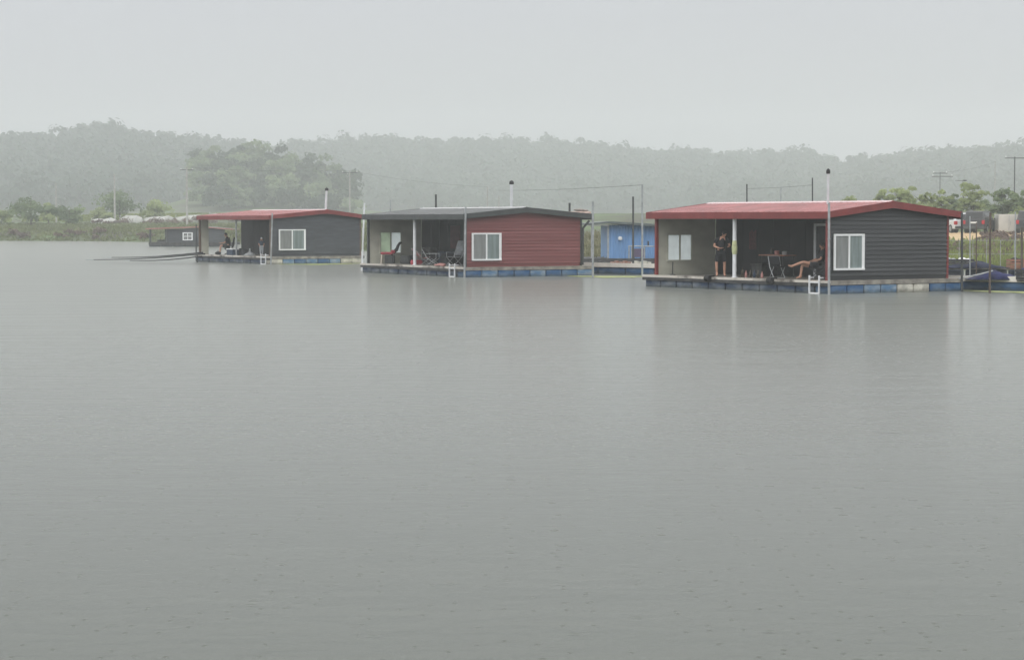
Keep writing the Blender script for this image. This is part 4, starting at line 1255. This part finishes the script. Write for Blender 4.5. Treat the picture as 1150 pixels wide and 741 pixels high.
for i, (px, x, w_, l_, hh, m_, lab) in enumerate((
    (484, 1.7, .22, .35, .75, M_dark_cloth, "tall dark bag at the back of the middle house's veranda"),
    (503, 1.5, .25, .3, .5, M_black_cloth, "black crate beside the grey folding chair on the middle house"),
    (457, 1.3, .2, .3, .35, M_dkpole, "low dark box left of the middle house's white post"))):
    q = MB(); q.cbox(-w_, w_, -l_, l_, 0, hh, .05); q.cbox(-w_ * .9, w_ * .9, -l_ * .9, l_ * .9, hh + .001, hh + .05, .02); q.box(-w_ - .02, -w_ - .001, -l_ * .3, l_ * .3, hh * .6, hh * .7)
    o = q.build(("duffel_bag", "crate", "box")[i], m_); o.location = B.w(*onto(B, px, x), .462); o.rotation_euler = (0, 0, B.rz + .2 * i); tag(o, lab, ("bag", "crate", "box")[i])
# bundle of pale planks and bags on the grey roof's right corner
rx = B.x_at(653, .6); hb = thing("roof_bundle", "pale bundle of boards and sacks on the grey roof's right corner", "bundle", B.w(rx, .6, topB(rx) + .06), B.rz)
q = MB(); q.cbox(-.55, .35, -.3, .3, .03, .13, .02); q.build("board_stack", mat("pale_board", (.55, .42, .36), .7, .2), hb)
q = MB(); q.ell((-.12, 0, .20), (.30, .22, .07), 12, 7); q.ell((.2, .05, .18), (.2, .18, .06), 10, 6); q.build("sack", M_deck, hb, smooth=True)

# left house
ladder("white metal ladder at the near corner of the left house", C_, C_.y_at(297.5, 0), ztop=.62, w=.6)
folding_chair("camp_chair", "dark camp chair under the seated angler", C_.w(*onto(C_, 257.5, .75), .462), R(-90), M_black_cloth, M_dkpole, w=.6, sh=.36, bh=1.05, lean=.12)
x, y = onto(C_, 262, .45)
h = thing("tackle_box", "dark tackle box with white lid beside the angler", "box", C_.w(x, y, .462), C_.rz)
q = MB(); q.cbox(-.22, .22, -.42, .42, 0, .34, .03); q.build("body", M_navy_cloth, h)
q = MB(); q.cbox(-.24, .24, -.44, .44, .342, .40, .02); q.build("lid", M_white, h)
for px, lab, m_, hh in ((269, "dark bucket behind the tackle box, by the thin grey post", M_dkpole, .38), (274.5, "dark bucket with pale rim, next to the cone-shaped stand", M_siding_grey, .34)):
    x, y = onto(C_, px, .9)
    q = MB(); q.lathe((0, 0, 0), [(.17, 0), (.22, hh), (.235, hh), (.235, hh + .03), (.2, hh + .03), (.19, hh - .05), (.05, hh - .06)], 14)
    o = q.build("bucket", m_, smooth=False); o.location = C_.w(x, y, .462); tag(o, lab, "bucket")
x, y = onto(C_, 281.3, .5)
q = MB(); q.lathe((0, 0, 0), [(.36, 0), (.37, .05), (.30, .10), (.10, .20), (.06, .24), (.06, .42), (.03, .44)], 14)
o = q.build("parasol_base", M_galv); o.location = C_.w(x, y, .462); tag(o, "pale grey cone-shaped parasol base on the left house's deck", "parasol base")
x, y = onto(C_, 245.5, .3)
q = MB(); q.ell((0, 0, .1), (.2, .16, .1), 10, 6); q.tube([(-.1, 0, .12), (.0, 0, .30), (.1, 0, .12)], .015, 6)
o = q.build("bait_bag", M_rubber); o.location = C_.w(x, y, .462); tag(o, "small dark bag on the deck before the angler's feet", "bag")
for i, (pxs, pys, ds_, pxe, pye, lab) in enumerate((
    (222, 284.0, 132.2, 118, 289.0, "upper of the long dark fishing rods reaching left over the water"),
    (223, 285.5, 131.6, 96, 291.6, "longest of the dark fishing rods, its pale tip near the water"),
    (222, 288.2, 130.6, 140, 292.4, "lower of the dark fishing rods reaching left over the water"))):
    a = W(pxs, ds_, Z(pys, ds_)); de = ds_ - 1.0; b = W(pxe, de, Z(pye, de))
    h = thing("fishing_rod", lab, "fishing rod", a, 0, "fishing rods on the left house")
    L = b - a
    pts = [L * t - Vector((0, 0, .10 * math.sin(math.pi * t))) for t in (0, .2, .4, .6, .8, .93)]
    q = MB(); q.tube(pts, [.042, .038, .034, .03, .025, .02], 8); q.build("blank", M_dkpole, h)
    q = MB(); q.tube([pts[-1], L], [.02, .01], 8); q.build("tip", M_pale_cloth, h)
    q = MB(); q.tube([-L * .06, L * .004], .05, 8); q.build("handle", M_rubber, h)
    q = MB(); q.tube([L * .01 + Vector((0, .05, -.5)), L * .01 + Vector((0, .05, .02))], .02, 6); q.build("rest", M_dkpole, h)

# ------------------------------------------------------------------ right dock clutter
def tarp_heap(label, px, d, z0, sx, sy, hgt, m, seed):
    n = 26; k = 14
    vs = []; fs = []
    for j in range(k + 1):
        for i in range(n + 1):
            u, v = i / n * 2 - 1, j / k * 2 - 1
            prof = max(0, 1 - abs(u) ** 1.4) * max(0, 1 - abs(v) ** 2.2) ** .6
            f = mnoise.noise(Vector((u * 2.3 + seed, v * 2, seed))) * .35 + .16 * math.sin(u * 13 + v * 4 + seed) + .10 * mnoise.noise(Vector((u * 8, v * 6, seed)))
            vs.append((u * sx, v * sy, hgt * max(0.0, prof * (1 + f))))
    for j in range(k):
        for i in range(n):
            a = j * (n + 1) + i
            fs.append((a, a + 1, a + n + 2, a + n + 1))
    q = MB(); q.add(vs, fs)
    o = q.build("tarpaulin", m, smooth=True, fix=False)
    so = o.modifiers.new("t", 'SOLIDIFY'); so.thickness = .02; so.offset = 1
    o.location = W(px, d, z0)
    return tag(o, label, "tarpaulin")
tarp_heap("blue-purple tarpaulin heap on the right walkway", 1116, 78.3, .40, .95, .55, .30, M_tarp, 1.3)
tarp_heap("flatter dark blue tarpaulin behind the heap, on the narrow jetty", 1093, 95, .45, 1.5, .6, .26, mat("dark_blue_tarp", (.014, .018, .04), .75, .3, 2, spec=.25), 4.1)
h = thing("rope", "pale rope laid over the blue tarpaulin heap", "rope", W(1100, 77.6, .42))
q = MB(); q.tube([(-.75, 0, .03), (-.4, .0, .11), (0, .02, .19), (.35, .05, .28), (.5, .1, .32)], .025, 6); q.build("strand", M_galv, h)
for i, (px, d, z0, lab, c) in enumerate(((1066, 95.3, .43, "dark tackle crate on the jetty nearest the house", M_deckdark), (1083, 95.0, .43, "dark crate with pale lid on the jetty", M_deckdark),
                                         (1142, 94.8, .43, "brown crate at the right end of the jetty", M_wood), (1155, 77.5, .37, "dark crate at the walkway's right end", M_deckdark))):
    h = thing("crate", lab, "crate", W(px, d, z0), R(8 * i - 10), "crates on the jetties")
    q = MB(); q.box(-.38, .38, -.25, .25, 0, .04)
    for zz in (.06, .19, .32): q.box(-.4, .4, -.28, -.255, zz, zz + .1); q.box(-.4, .4, .255, .28, zz, zz + .1); q.box(-.4, -.375, -.25, .25, zz, zz + .1); q.box(.375, .4, -.25, .25, zz, zz + .1)
    q.build("body", c, h)
    q = MB(); q.ell((-.1, 0, .38), (.2, .18, .12), 9, 6); q.ell((.18, .03, .36), (.14, .16, .1), 9, 6); q.build("contents", (M_galv, M_white, M_dark_cloth, M_tarp)[i], h, smooth=True)
# railing of thin posts on the jetty
rl = thing("jetty_railing", "grey tube railing along the narrow jetty before the bank", "railing", W(1046, 96.2, .43))
for i in range(10):
    q = MB(); q.tube([(i * .62, 0, 0), (i * .62, 0, 1.25)], .014, 6); q.build("post", M_galv, rl)
q = MB(); q.tube([(-.05, 0, 1.24), (5.65, 0, 1.24)], .011, 6); q.tube([(-.05, 0, .62), (5.65, 0, .62)], .009, 6); q.build("bar", M_galv, rl)
# small boat-like clutter between the walkway and the blue house
for i, (px, d, lab, m_, s_) in enumerate(((669, 110.5, "dark floating crate raft behind the walkway, nearest the red-walled house", M_deckdark, 1.0), (697, 111, "reddish floating crate raft behind the walkway", M_wood, 1.0), (718, 110.7, "grey-white floating crate raft behind the walkway's right part", M_floatw, .9))):
    h = thing("crate_raft", lab, "raft", W(px, d, 0), R(4), "crate rafts behind the walkway")
    q = MB(); q.cbox(-.6 * s_, .6 * s_, -.5, .5, -.2, .28, .06); q.build("float", M_floatd, h)
    q = MB(); q.box(-.55 * s_, .55 * s_, -.45, .45, .284, .34)
    for k in range(5): q.box(-.5 * s_ + k * .22, -.35 * s_ + k * .22, -.44, .44, .344, .42 + .05 * (k % 2))
    q.build("deck", m_, h)
# ------------------------------------------------------------------ pond scum lying on the water
M_algae = mat("duckweed", (0.30, 0.33, 0.13), 0.8, 0.25, 2.5)
def algae(label, pts):
    q = MB(); n = len(pts)
    q.add([(p.x, p.y, 0.004) for p in pts] + [(p.x, p.y, 0.016) for p in pts], [tuple(range(n)), tuple(range(2 * n - 1, n - 1, -1))] + [(i, (i + 1) % n, n + (i + 1) % n, n + i) for i in range(n)])
    o = q.build("duckweed", M_algae)
    tag(o, label, "duckweed", kind="stuff")
def wob(p0, p1, w0, n=14):
    up = [p0.lerp(p1, i / n) + Vector((0, -w0 * (0.5 + .5 * random.random()) * math.sin(math.pi * (i + .5) / (n + 1)), 0)) for i in range(n + 1)]
    dn = [p0.lerp(p1, i / n) + Vector((0, .35, 0)) for i in range(n, -1, -1)]
    return up + dn
algae("pale green duckweed film along the left house's raft", wob(C_.w(.5, -.25, 0), C_.w(C_.S - .2, -.25, 0), 4.0))
algae("pale green duckweed film between the middle house and the walkway", wob(B.w(B.S - 1.6, -.3, 0), W(735, 98, 0), 3.2))
algae("pale green duckweed film before the right walkway", wob(W(1082, 77.9, 0), W(1190, 75.6, 0), 1.6))

# ------------------------------------------------------------------ cars and the parking strip
M_tyre = mat("tyre", (.015, .015, .016), .8, .2); M_rim = mat("rim", (.35, .36, .37), .35, .1, metal=.7)
M_cglass = mat("car_glass", (.012, .015, .017), .15, .2, spec=.3); M_tail = mat("tail_light", (.45, .02, .03), .25, .1); M_plate = mat("plate_white", (.75, .76, .74), .4, .05)
def car(label, loc, rz, paint, L, Wd, H, boxy, glassy=True, plate=True):
    """rear faces local -y; lofted body with greenhouse, windows, wheels and lamps"""
    h = thing("parked_car", label, "car", loc, rz, "cars parked on the bank")
    hl = L / 2
    hood = H * .60 if boxy else H * .62
    prof_low = [(-hl, .32), (-hl - .03, .55), (-hl + .02, hood), (hl * .45, hood), (hl * .92, hood * .88), (hl, .6), (hl - .02, .3)]
    prof_top = [(-hl + .04, hood), (-hl + (.28 if boxy else .75), H - .06), (-hl + (.5 if boxy else 1.2), H), (hl * .05, H), (hl * .45, hood)]
    q = MB()
    n = len(prof_low); vs = []
    for x, e_ in ((-Wd / 2, .05), (-Wd / 2 + .06, 0), (Wd / 2 - .06, 0), (Wd / 2, .05)):
        vs += [(x, y * (1 - e_ * .3), z - e_ * .4 if z > .5 else z + e_) for y, z in prof_low]
    fs = [tuple(range(n)), tuple(range(4 * n - 1, 3 * n - 1, -1))]
    for s_ in range(3):
        for i in range(n): fs.append((s_ * n + i, s_ * n + n + i, s_ * n + n + (i + 1) % n, s_ * n + (i + 1) % n))
    q.add(vs, fs)
    n = len(prof_top); vs = []
    for sx in (-1, 1):
        vs += [(sx * (Wd / 2 - .06 - .16 * (z - hood) / (H - hood)), y, z - .005) for y, z in prof_top]
    fs = [tuple(range(n)), tuple(range(2 * n - 1, n - 1, -1))] + [(i, n + i, n + (i + 1) % n, (i + 1) % n) for i in range(n)]
    q.add(vs, fs)
    body = q.build("body", paint, h)
    def glass(nm, pts, off):
        g = MB(); o = Vector(off); m_ = len(pts)
        g.add([Vector(p) + o for p in pts] + [Vector(p) - o * .5 for p in pts], [tuple(range(m_)), tuple(range(2 * m_ - 1, m_ - 1, -1))] + [(i, (i + 1) % m_, m_ + (i + 1) % m_, m_ + i) for i in range(m_)])
        return g.build(nm, M_cglass, h)
    y0, z0 = prof_top[0]; y1, z1 = prof_top[1]
    def lerp(t): return (y0 + (y1 - y0) * t, z0 + (z1 - z0) * t)
    a, b = lerp(.12), lerp(.93); w0 = Wd / 2 - .2; w1 = Wd / 2 - .27
    glass("rear_window", [(-w0, a[0], a[1]), (w0, a[0], a[1]), (w1, b[0], b[1]), (-w1, b[0], b[1])], (0, -.012, .004))
    for sx in (-1, 1):
        X = lambda z: sx * (Wd / 2 - .06 - .16 * (z - hood) / (H - hood))
        zl, zh = hood + .05, H - .09
        yb = y0 + (y1 - y0) * .3 + .18
        for ya, yb_ in ((yb, -hl * .18), (-hl * .15, hl * .22)):
            glass("side_window", [(X(zl), ya, zl), (X(zl), yb_ + (.12 if yb_ > 0 else 0), zl), (X(zh), yb_ - (.1 if yb_ > 0 else 0), zh), (X(zh), ya + .14, zh)], (sx * .012, 0, 0))
        for yw in (-hl * .62, hl * .62):
            t = MB(); t.tube([(sx * (Wd / 2 - .22), yw, .34), (sx * (Wd / 2 + .015), yw, .34)], .34, 18); wv = t.build("wheel", M_tyre, h)
            r_ = MB(); r_.tube([(sx * (Wd / 2 + .012), yw, .34), (sx * (Wd / 2 + .028), yw, .34)], .21, 14); r_.build("rim", M_rim, wv)
        tl = MB(); tl.cbox(sx * (Wd / 2 - .12) - .13, sx * (Wd / 2 - .12) + .10, -hl - .05, -hl + .2, hood - .34, hood - .04, .02); tl.build("tail_light", M_tail, h)
        mr = MB(); mr.ell((sx * (Wd / 2 + .08), hl * .33, hood + .08), (.1, .06, .08), 8, 6); mr.build("mirror", paint, h)
        rr = MB(); rr.tube([(sx * (Wd / 2 - .3), -hl * .6, H + .05), (sx * (Wd / 2 - .3), hl * .02, H + .05)], .02, 6); rr.build("roof_rail", M_rim, h)
    bp = MB(); bp.cbox(-Wd / 2 + .02, Wd / 2 - .02, -hl - .10, -hl + .02, .34, .55, .03); bp.build("bumper", M_dkpole, h)
    if plate:
        p = MB(); p.box(-.27, .27, -hl - .055, -hl - .035, hood - .28, hood - .15); p.build("license_plate", M_plate, h)
    return h
M_carblk = mat("charcoal_car_paint", (.012, .013, .017), .4, .1, coat=.15); M_carwht = mat("white_car_paint", (.65, .66, .67), .3, .05, coat=.5)
LOTZ = 1.58
def groundz(p): return float(height(np.array([p.x]), np.array([p.y]), rough=False)[0])
dC = 172
# a flat gravel strip the cars stand on
c0 = W(1085, dC, 0)
vs = []; fs = []; nn = 24
zlot = EYE - 13.7 / F_PX * dC
for i in range(nn + 1):
    for j in range(5):
        px = 930 + (1330 - 930) * i / nn; d = (150, 158, 166, 174, 186)[j]
        p = W(px, d, 0); vs.append((p.x, p.y, zlot - (.42, .12, 0, 0, 0)[j]))
for i in range(nn):
    for j in range(4): fs.append((i * 5 + j, i * 5 + 5 + j, i * 5 + 6 + j, i * 5 + 1 + j))
q = MB(); q.add(vs, fs)
tag(q.build("parking_lot", mat("orange_gravel", (.46, .28, .11), .9, .25, .8, col2=(.55, .42, .24))), kind="structure")
car("charcoal off-roader with its tail towards the lake", W(1101, dC, zlot), R(-26), M_carblk, 4.4, 1.78, 1.76, True)
car("white car half hidden behind the red roof's tip", W(1071, dC + 2, zlot), R(12), M_carwht, 4.4, 1.75, 1.62, False)
car("dark car cut off by the photo's right edge", W(1155, dC - 1, zlot), R(-15), M_carblk, 4.6, 1.8, 1.78, True)
h = thing("cargo_box", "plain pale grey cargo box between the dark cars", "box truck body", W(1133, dC - 1.5, zlot), R(-4))
q = MB(); q.cbox(-.82, .82, 0, 2.2, .12, 1.5, .03); q.build("body", mat("pale_grey_panel", (.55, .54, .50), .6, .08, 1.5), h)
q = MB(); q.box(-.02, .02, -.012, -.002, .2, 1.42); q.box(.1, .13, -.04, -.002, .6, .95); q.build("door_bar", M_galv, h)
for sx in (-.6, .6):
    q = MB(); q.box(sx - .08, sx + .08, .1, 2.1, 0, .118); q.build("skid", M_dkpole, h)

# ------------------------------------------------------------------ vegetation
M_leaf_fresh = leaf_mat("fresh_leaves", (0.26, 0.31, 0.13), (0.48, 0.55, 0.25), .5)
M_leaf_mid = leaf_mat("mid_green_leaves", (0.14, 0.19, 0.10), (0.27, 0.34, 0.16), .45)
M_leaf_dark = leaf_mat("dark_leaves", (0.025, 0.042, 0.024), (0.07, 0.105, 0.045), .25, .12)
M_leaf_far = leaf_mat("far_wood_leaves", (0.044, 0.066, 0.048), (0.056, 0.084, 0.056), .3, .05)
M_bark = mat("bark", (.09, .07, .055), .9, .3, 4)
def tree(name, label, loc, hgt, rx, m, seed, size=.25, lobes=16, per=90, base=.35, group=None, lr=.42):
    r = np.random.default_rng(seed)
    t = thing(name, label, "tree", loc, r.uniform(0, 6), group)
    zc = hgt * (base + 1) / 2; rz = hgt * (1 - base) / 2
    C, N, T = crown_points(r, rx, rz, zc, lobes, per, lr * rx)
    quad_mesh("crown", leaf_quads(C, N, size, r), m, t, T)
    q = MB(); q.tube([(0, 0, -.3), (.03 * hgt * r.uniform(-1, 1), 0, hgt * .4), (0, 0, hgt * .8)], [hgt * .028, hgt * .02, hgt * .006], 7)
    for k in range(5):
        a = r.uniform(0, 6.28); z0 = hgt * r.uniform(base * .7, .65)
        q.tube([(0, 0, z0), (rx * .4 * math.cos(a), rx * .4 * math.sin(a), z0 + hgt * .1), (rx * .8 * math.cos(a), rx * .8 * math.sin(a), z0 + hgt * .2)], [hgt * .012, hgt * .008, hgt * .003], 5)
    q.build("trunk", M_bark, t)
    return t
GT = "light green trees behind the parking strip"
for i, (px, d, ytop, rpx, m, lab) in enumerate((
    (960, 196, 217, 17, M_leaf_fresh, "low light green tree at the left end of the row, above the red ridge"),
    (996, 200, 209, 13, M_leaf_fresh, "light green tree above the gable peak of the red roof"),
    (1014, 202, 205, 15, M_leaf_fresh, "tall airy light green tree just right of the gable peak"),
    (1038, 204, 210, 13, M_leaf_fresh, "thin light green tree in the middle of the row"),
    (1057, 200, 211, 11, M_leaf_fresh, "yellow-green tree under the double crossarm pole"),
    (1073, 206, 216, 12, M_leaf_mid, "small mid green tree left of the tallest light one"),
    (1092, 200, 202, 15, M_leaf_fresh, "tallest light green tree, above the charcoal off-roader"),
    (1110, 204, 224, 13, M_leaf_mid, "low mid green tree right of the tallest light one"),
    (1128, 199, 208, 16, M_leaf_mid, "darker green tree below the tall dark utility pole"),
    (1150, 197, 211, 17, M_leaf_mid, "darker green tree at the photo's right edge"))):
    p = W(px, d, 0); zg = groundz(p); p.z = zg - .1
    hgt = Z(ytop, d) - p.z
    tree("bushy_tree", lab, p, hgt, rpx * 1.2 * d / F_PX, m, 40 + i, size=.15, lobes=34, per=70, base=.08, group=GT, lr=.34)
# dense low scrub under them
def scrub(name, label, spots, m, size, seed, hmin, hmax):
    r = np.random.default_rng(seed); Q = []; T = []
    for (X, Y, hh, rr) in spots:
        z = groundz(Vector((X, Y, 0)))
        C, N, t = crown_points(r, rr, hh * .5, hh * .45, 5, 42, rr * .6)
        C = C + np.array([X, Y, z - .1]); Q.append(leaf_quads(C, N, size, r)); T.append(t)
    o = quad_mesh(name, np.concatenate(Q), m, None, np.concatenate(T))
    return tag(o, label, "scrub", kind="stuff")
sp = []
for i in range(150):
    px = random.uniform(920, 1330); d = random.uniform(188, 222); p = W(px, d, 0); sp.append((p.x, d, random.uniform(1.4, 3.0), random.uniform(.7, 1.5)))
scrub("scrub", "light green scrub below the trees behind the cars", sp, M_leaf_fresh, .13, 5, 1, 2)
M_dead = leaf_mat("brown_dead_stems", (0.12, 0.085, 0.07), (0.24, 0.175, 0.135), .3, .6)
sp = []
for i in range(420):
    px = random.uniform(1040, 1330); d = random.uniform(120, 138 if px < 1100 else 160); p = W(px, d, 0); sp.append((p.x, d, random.uniform(.3, .6), random.uniform(.3, .8)))
scrub("dead_brush", "brown dead brush on the bank below the cars", sp, M_dead, .10, 6, .5, 1)
# grass blades: two broad bands, one object each
def grass(label, spots, m, hmin, hmax, wd, seed):
    r = np.random.default_rng(seed)
    n = len(spots)
    P = np.array(spots)
    z = height(P[:, 0], P[:, 1]) - .03
    hh = r.uniform(hmin, hmax, n); a = r.uniform(0, math.pi, n)
    ux, uy = np.cos(a) * wd, np.sin(a) * wd
    lx, ly = r.normal(0, .25, n) * hh, r.normal(0, .25, n) * hh
    Q = np.zeros((n, 4, 3))
    Q[:, 0] = np.stack([P[:, 0] - ux, P[:, 1] - uy, z], 1); Q[:, 1] = np.stack([P[:, 0] + ux, P[:, 1] + uy, z], 1)
    Q[:, 2] = np.stack([P[:, 0] + ux * .5 + lx, P[:, 1] + uy * .5 + ly, z + hh], 1); Q[:, 3] = np.stack([P[:, 0] - ux * .3 + lx, P[:, 1] - uy * .3 + ly, z + hh], 1)
    T = np.array([0.5 * mnoise.noise(Vector((p[0] * .15, p[1] * .15, seed))) for p in spots]) + r.uniform(-.15, .25, n)
    return tag(quad_mesh("grass", Q, m, None, T), label, "grass", kind="stuff")
M_grass_y = leaf_mat("bright_grass", (0.16, 0.19, 0.06), (0.34, 0.39, 0.11), .45, .2)
M_grass_s = leaf_mat("straw_grass", (0.14, 0.14, 0.07), (0.30, 0.28, 0.16), .3, .2)
M_grass_m = leaf_mat("meadow_grass", (0.13, 0.15, 0.065), (0.24, 0.26, 0.12), .3, .15)
sp = []
for i in range(9000):
    px = random.uniform(1030, 1330); d = np.interp(px, *SHORE) + random.uniform(1, 30); sp.append((W(px, d, 0).x, d))
sp = [q for q in sp if not (colpx(q[0], q[1]) < 1110 and q[1] > 143)]
grass("bright green grass on the bank right of the red-roofed house", sp, M_grass_y, .25, .7, .07, 1)
sp = []
for i in range(9000):
    px = random.uniform(560, 800); d = np.interp(px, *SHORE) + random.uniform(.5, 45); sp.append((W(px, d, 0).x, d))
grass("straw-coloured grass on the bank behind the middle house", sp, M_grass_s, .25, .6, .08, 2)
sp = []
for i in range(16000):
    px = random.uniform(-250, 420); d = np.interp(px, *SHORE) + random.uniform(.5, 60) ** 1; sp.append((W(px, d, 0).x, d))
grass("dull green grass on the far left bank", sp, M_grass_m, .12, .42, .22, 3)
sp = []
for i in range(9000):
    px = random.triangular(20, 340, 180); d = random.uniform(350, 395); sp.append((W(px, d, 0).x, d))
grass("bright green strip of field below the hills", sp, M_grass_y, .3, .7, .25, 4)
sp = []
for i in range(26):
    px = random.uniform(-200, 230); d = np.interp(px, *SHORE) + random.uniform(2, 9); p = W(px, d, 0); sp.append((p.x, d, random.uniform(.4, .8), random.uniform(.5, 1.3)))
for i in range(16):
    px = random.uniform(60, 320); d = random.uniform(318, 330); p = W(px, d, 0); sp.append((p.x, d, random.uniform(.5, 1.1), random.uniform(.5, 1.6)))
scrub("bank_scrub", "brownish scrub along the far left waterline", sp, M_dead, .16, 9, .5, 1)
# bushes at the far left
GB = "round bushes on the far left bank"
for i, (px, d, ytop, rpx, m, lab) in enumerate((
    (35, 318, 222, 24, M_leaf_mid, "large round bush at the far left of the bank"),
    (2, 325, 236, 14, M_leaf_fresh, "light green bush cut by the left edge"),
    (78, 322, 231, 18, M_leaf_mid, "second round dark bush from the left"),
    (55, 330, 227, 10, M_leaf_fresh, "paler bush between the two round dark ones"),
    (112, 345, 234, 12, M_leaf_fresh, "low pale bush left of the white tunnels"),
    (135, 356, 216, 27, M_leaf_mid, "broad hazy tree behind the second light pole"),
    (172, 356, 226, 20, M_leaf_fresh, "pale green tree between the broad hazy one and the utility pole"))):
    p = W(px, d, 0); p.z = groundz(p) - .1
    tree("round_bush", lab, p, Z(ytop, d) - p.z, rpx * d / F_PX, m, 70 + i, size=.26, lobes=16, per=70, base=.05, group=GB, lr=.45)
# white plastic tunnels in the far field
M_plastic = mat("white_plastic_film", (.17, .17, .155), .5, .2, .5, col2=(.42, .42, .39))
for i, (px0, px1, d, hh, lab) in enumerate(((104, 131, 332, 1.05, "leftmost low white plastic tunnel beyond the bank"), (136, 160, 334, 1.3, "second low white plastic tunnel from the left"),
                                             (163, 196, 336, 1.2, "white plastic tunnel left of the utility pole"), (198, 232, 338, 1.2, "white plastic tunnel right of the utility pole, above the small grey house"),
                                             (236, 300, 340, 1.35, "long white plastic tunnel seen through the left house's veranda"))):
    a, b = W(px0, d, 0), W(px1, d, 0); a.z = b.z = groundz((a + b) / 2) - .05
    h = thing("plastic_tunnel", lab, "plastic tunnel", a, 0, "white plastic tunnels beyond the left bank")
    L = (b - a).x; q = MB(); n = 10; kk = max(4, int(L / .9)); vs = []; fs = []
    for s_ in range(kk + 1):
        for k in range(n + 1):
            t = math.pi * k / n; e_ = 1 - .05 * (s_ % 2)
            end = 1 if 0 < s_ < kk else .72
            vs.append((L * s_ / kk, -math.cos(t) * 1.3 * e_ * end, math.sin(t) * hh * e_ * end * (.85 + .3 * mnoise.noise(Vector((s_ * .7, i * 3.1, .3))))))
    for s_ in range(kk):
        for k in range(n): fs.append((s_ * (n + 1) + k, s_ * (n + 1) + k + 1, (s_ + 1) * (n + 1) + k + 1, (s_ + 1) * (n + 1) + k))
    fs += [tuple(range(n + 1)), tuple(kk * (n + 1) + k for k in range(n, -1, -1))]
    q.add(vs, fs); q.build("film", M_plastic, h, smooth=False)
    for s_ in range(0, kk + 1, 3):
        q = MB(); q.tube([(L * s_ / kk, -math.cos(math.pi * k / 10) * 1.33, math.sin(math.pi * k / 10) * hh * .9) for k in range(11)], .03, 5); q.build("hoop", M_galv, h)
# the wooded knoll: single trees one can tell apart
r = np.random.default_rng(21)
kn = []
for row, (d, n, y0, y1, y2) in enumerate(((660, 9, 163, 157, 186), (641, 8, 178, 172, 203), (619, 8, 198, 190, 216), (596, 9, 216, 208, 226))):
    for k in range(n):
        t = (k + .5) / n
        py = y0 + (y1 - y0) * math.sin(min(1, t * 3.2) * math.pi / 2) if t < .32 else y1 + (y2 - y1) * ((t - .32) / .68) ** 1.3
        kn.append((214 + 180 * t + r.uniform(-5, 5), d + r.uniform(-8, 8), py + r.uniform(-3, 3)))
for i, (px, d, ytop) in enumerate(kn):
    p = W(px, d, 0)
    zt_ = Z(ytop, d); hgt = r.uniform(13, 16); zg = groundz(p); p.z = zg - .3; hgt = zt_ - p.z
    tree("broadleaf_tree", "hazy green tree on the wooded knoll behind the left house", p, hgt, r.uniform(5.0, 6.6), M_leaf_mid if i % 2 else M_leaf_dark, 200 + i, size=.55, lobes=24, per=80, base=max(.1, 1 - 13 / hgt), group="trees on the wooded knoll", lr=.38)
# the far woods over the hills: one mass
def forest():
    r = np.random.default_rng(33)
    bases = []
    for b in range(8):
        C, N, T = crown_points(r, 6.6, 5.6, 9.0, 8, 24, 3.8)
        bases.append((C, N, T))
    Q = []; TT = []
    cnt = 0
    for px in np.arange(-330, 1500, 12.5):
        for dd in np.arange(-335, 42, 12.5):
            pj = px + r.uniform(-6, 6)
            rd = np.interp(pj, RD_X, RD_D); Y = rd + dd + r.uniform(-4, 4)
            X = (pj - CX) / F_PX * Y
            z = groundz(Vector((X, Y, 0)))
            if z < 6.5 and dd < -200 and r.random() < .6: continue
            C, N, T = bases[r.integers(8)]
            s = r.uniform(.82, 1.16); a = r.uniform(0, 6.28); c_, s_ = math.cos(a), math.sin(a)
            Rm = np.array([[c_, -s_, 0], [s_, c_, 0], [0, 0, 1]])
            P = (C * np.array([s, s, s * r.uniform(.85, 1.15)])) @ Rm.T + np.array([X, Y, z - 1.0])
            Q.append(leaf_quads(P, N @ Rm.T, 1.4, r, .12)); TT.append(T * .5 + r.uniform(-.25, .4))
            cnt += 1
    o = quad_mesh("forest", np.concatenate(Q), M_leaf_far, None, np.concatenate(TT))
    tag(o, "hazy woods covering the far hills", "woods", kind="stuff")
forest()
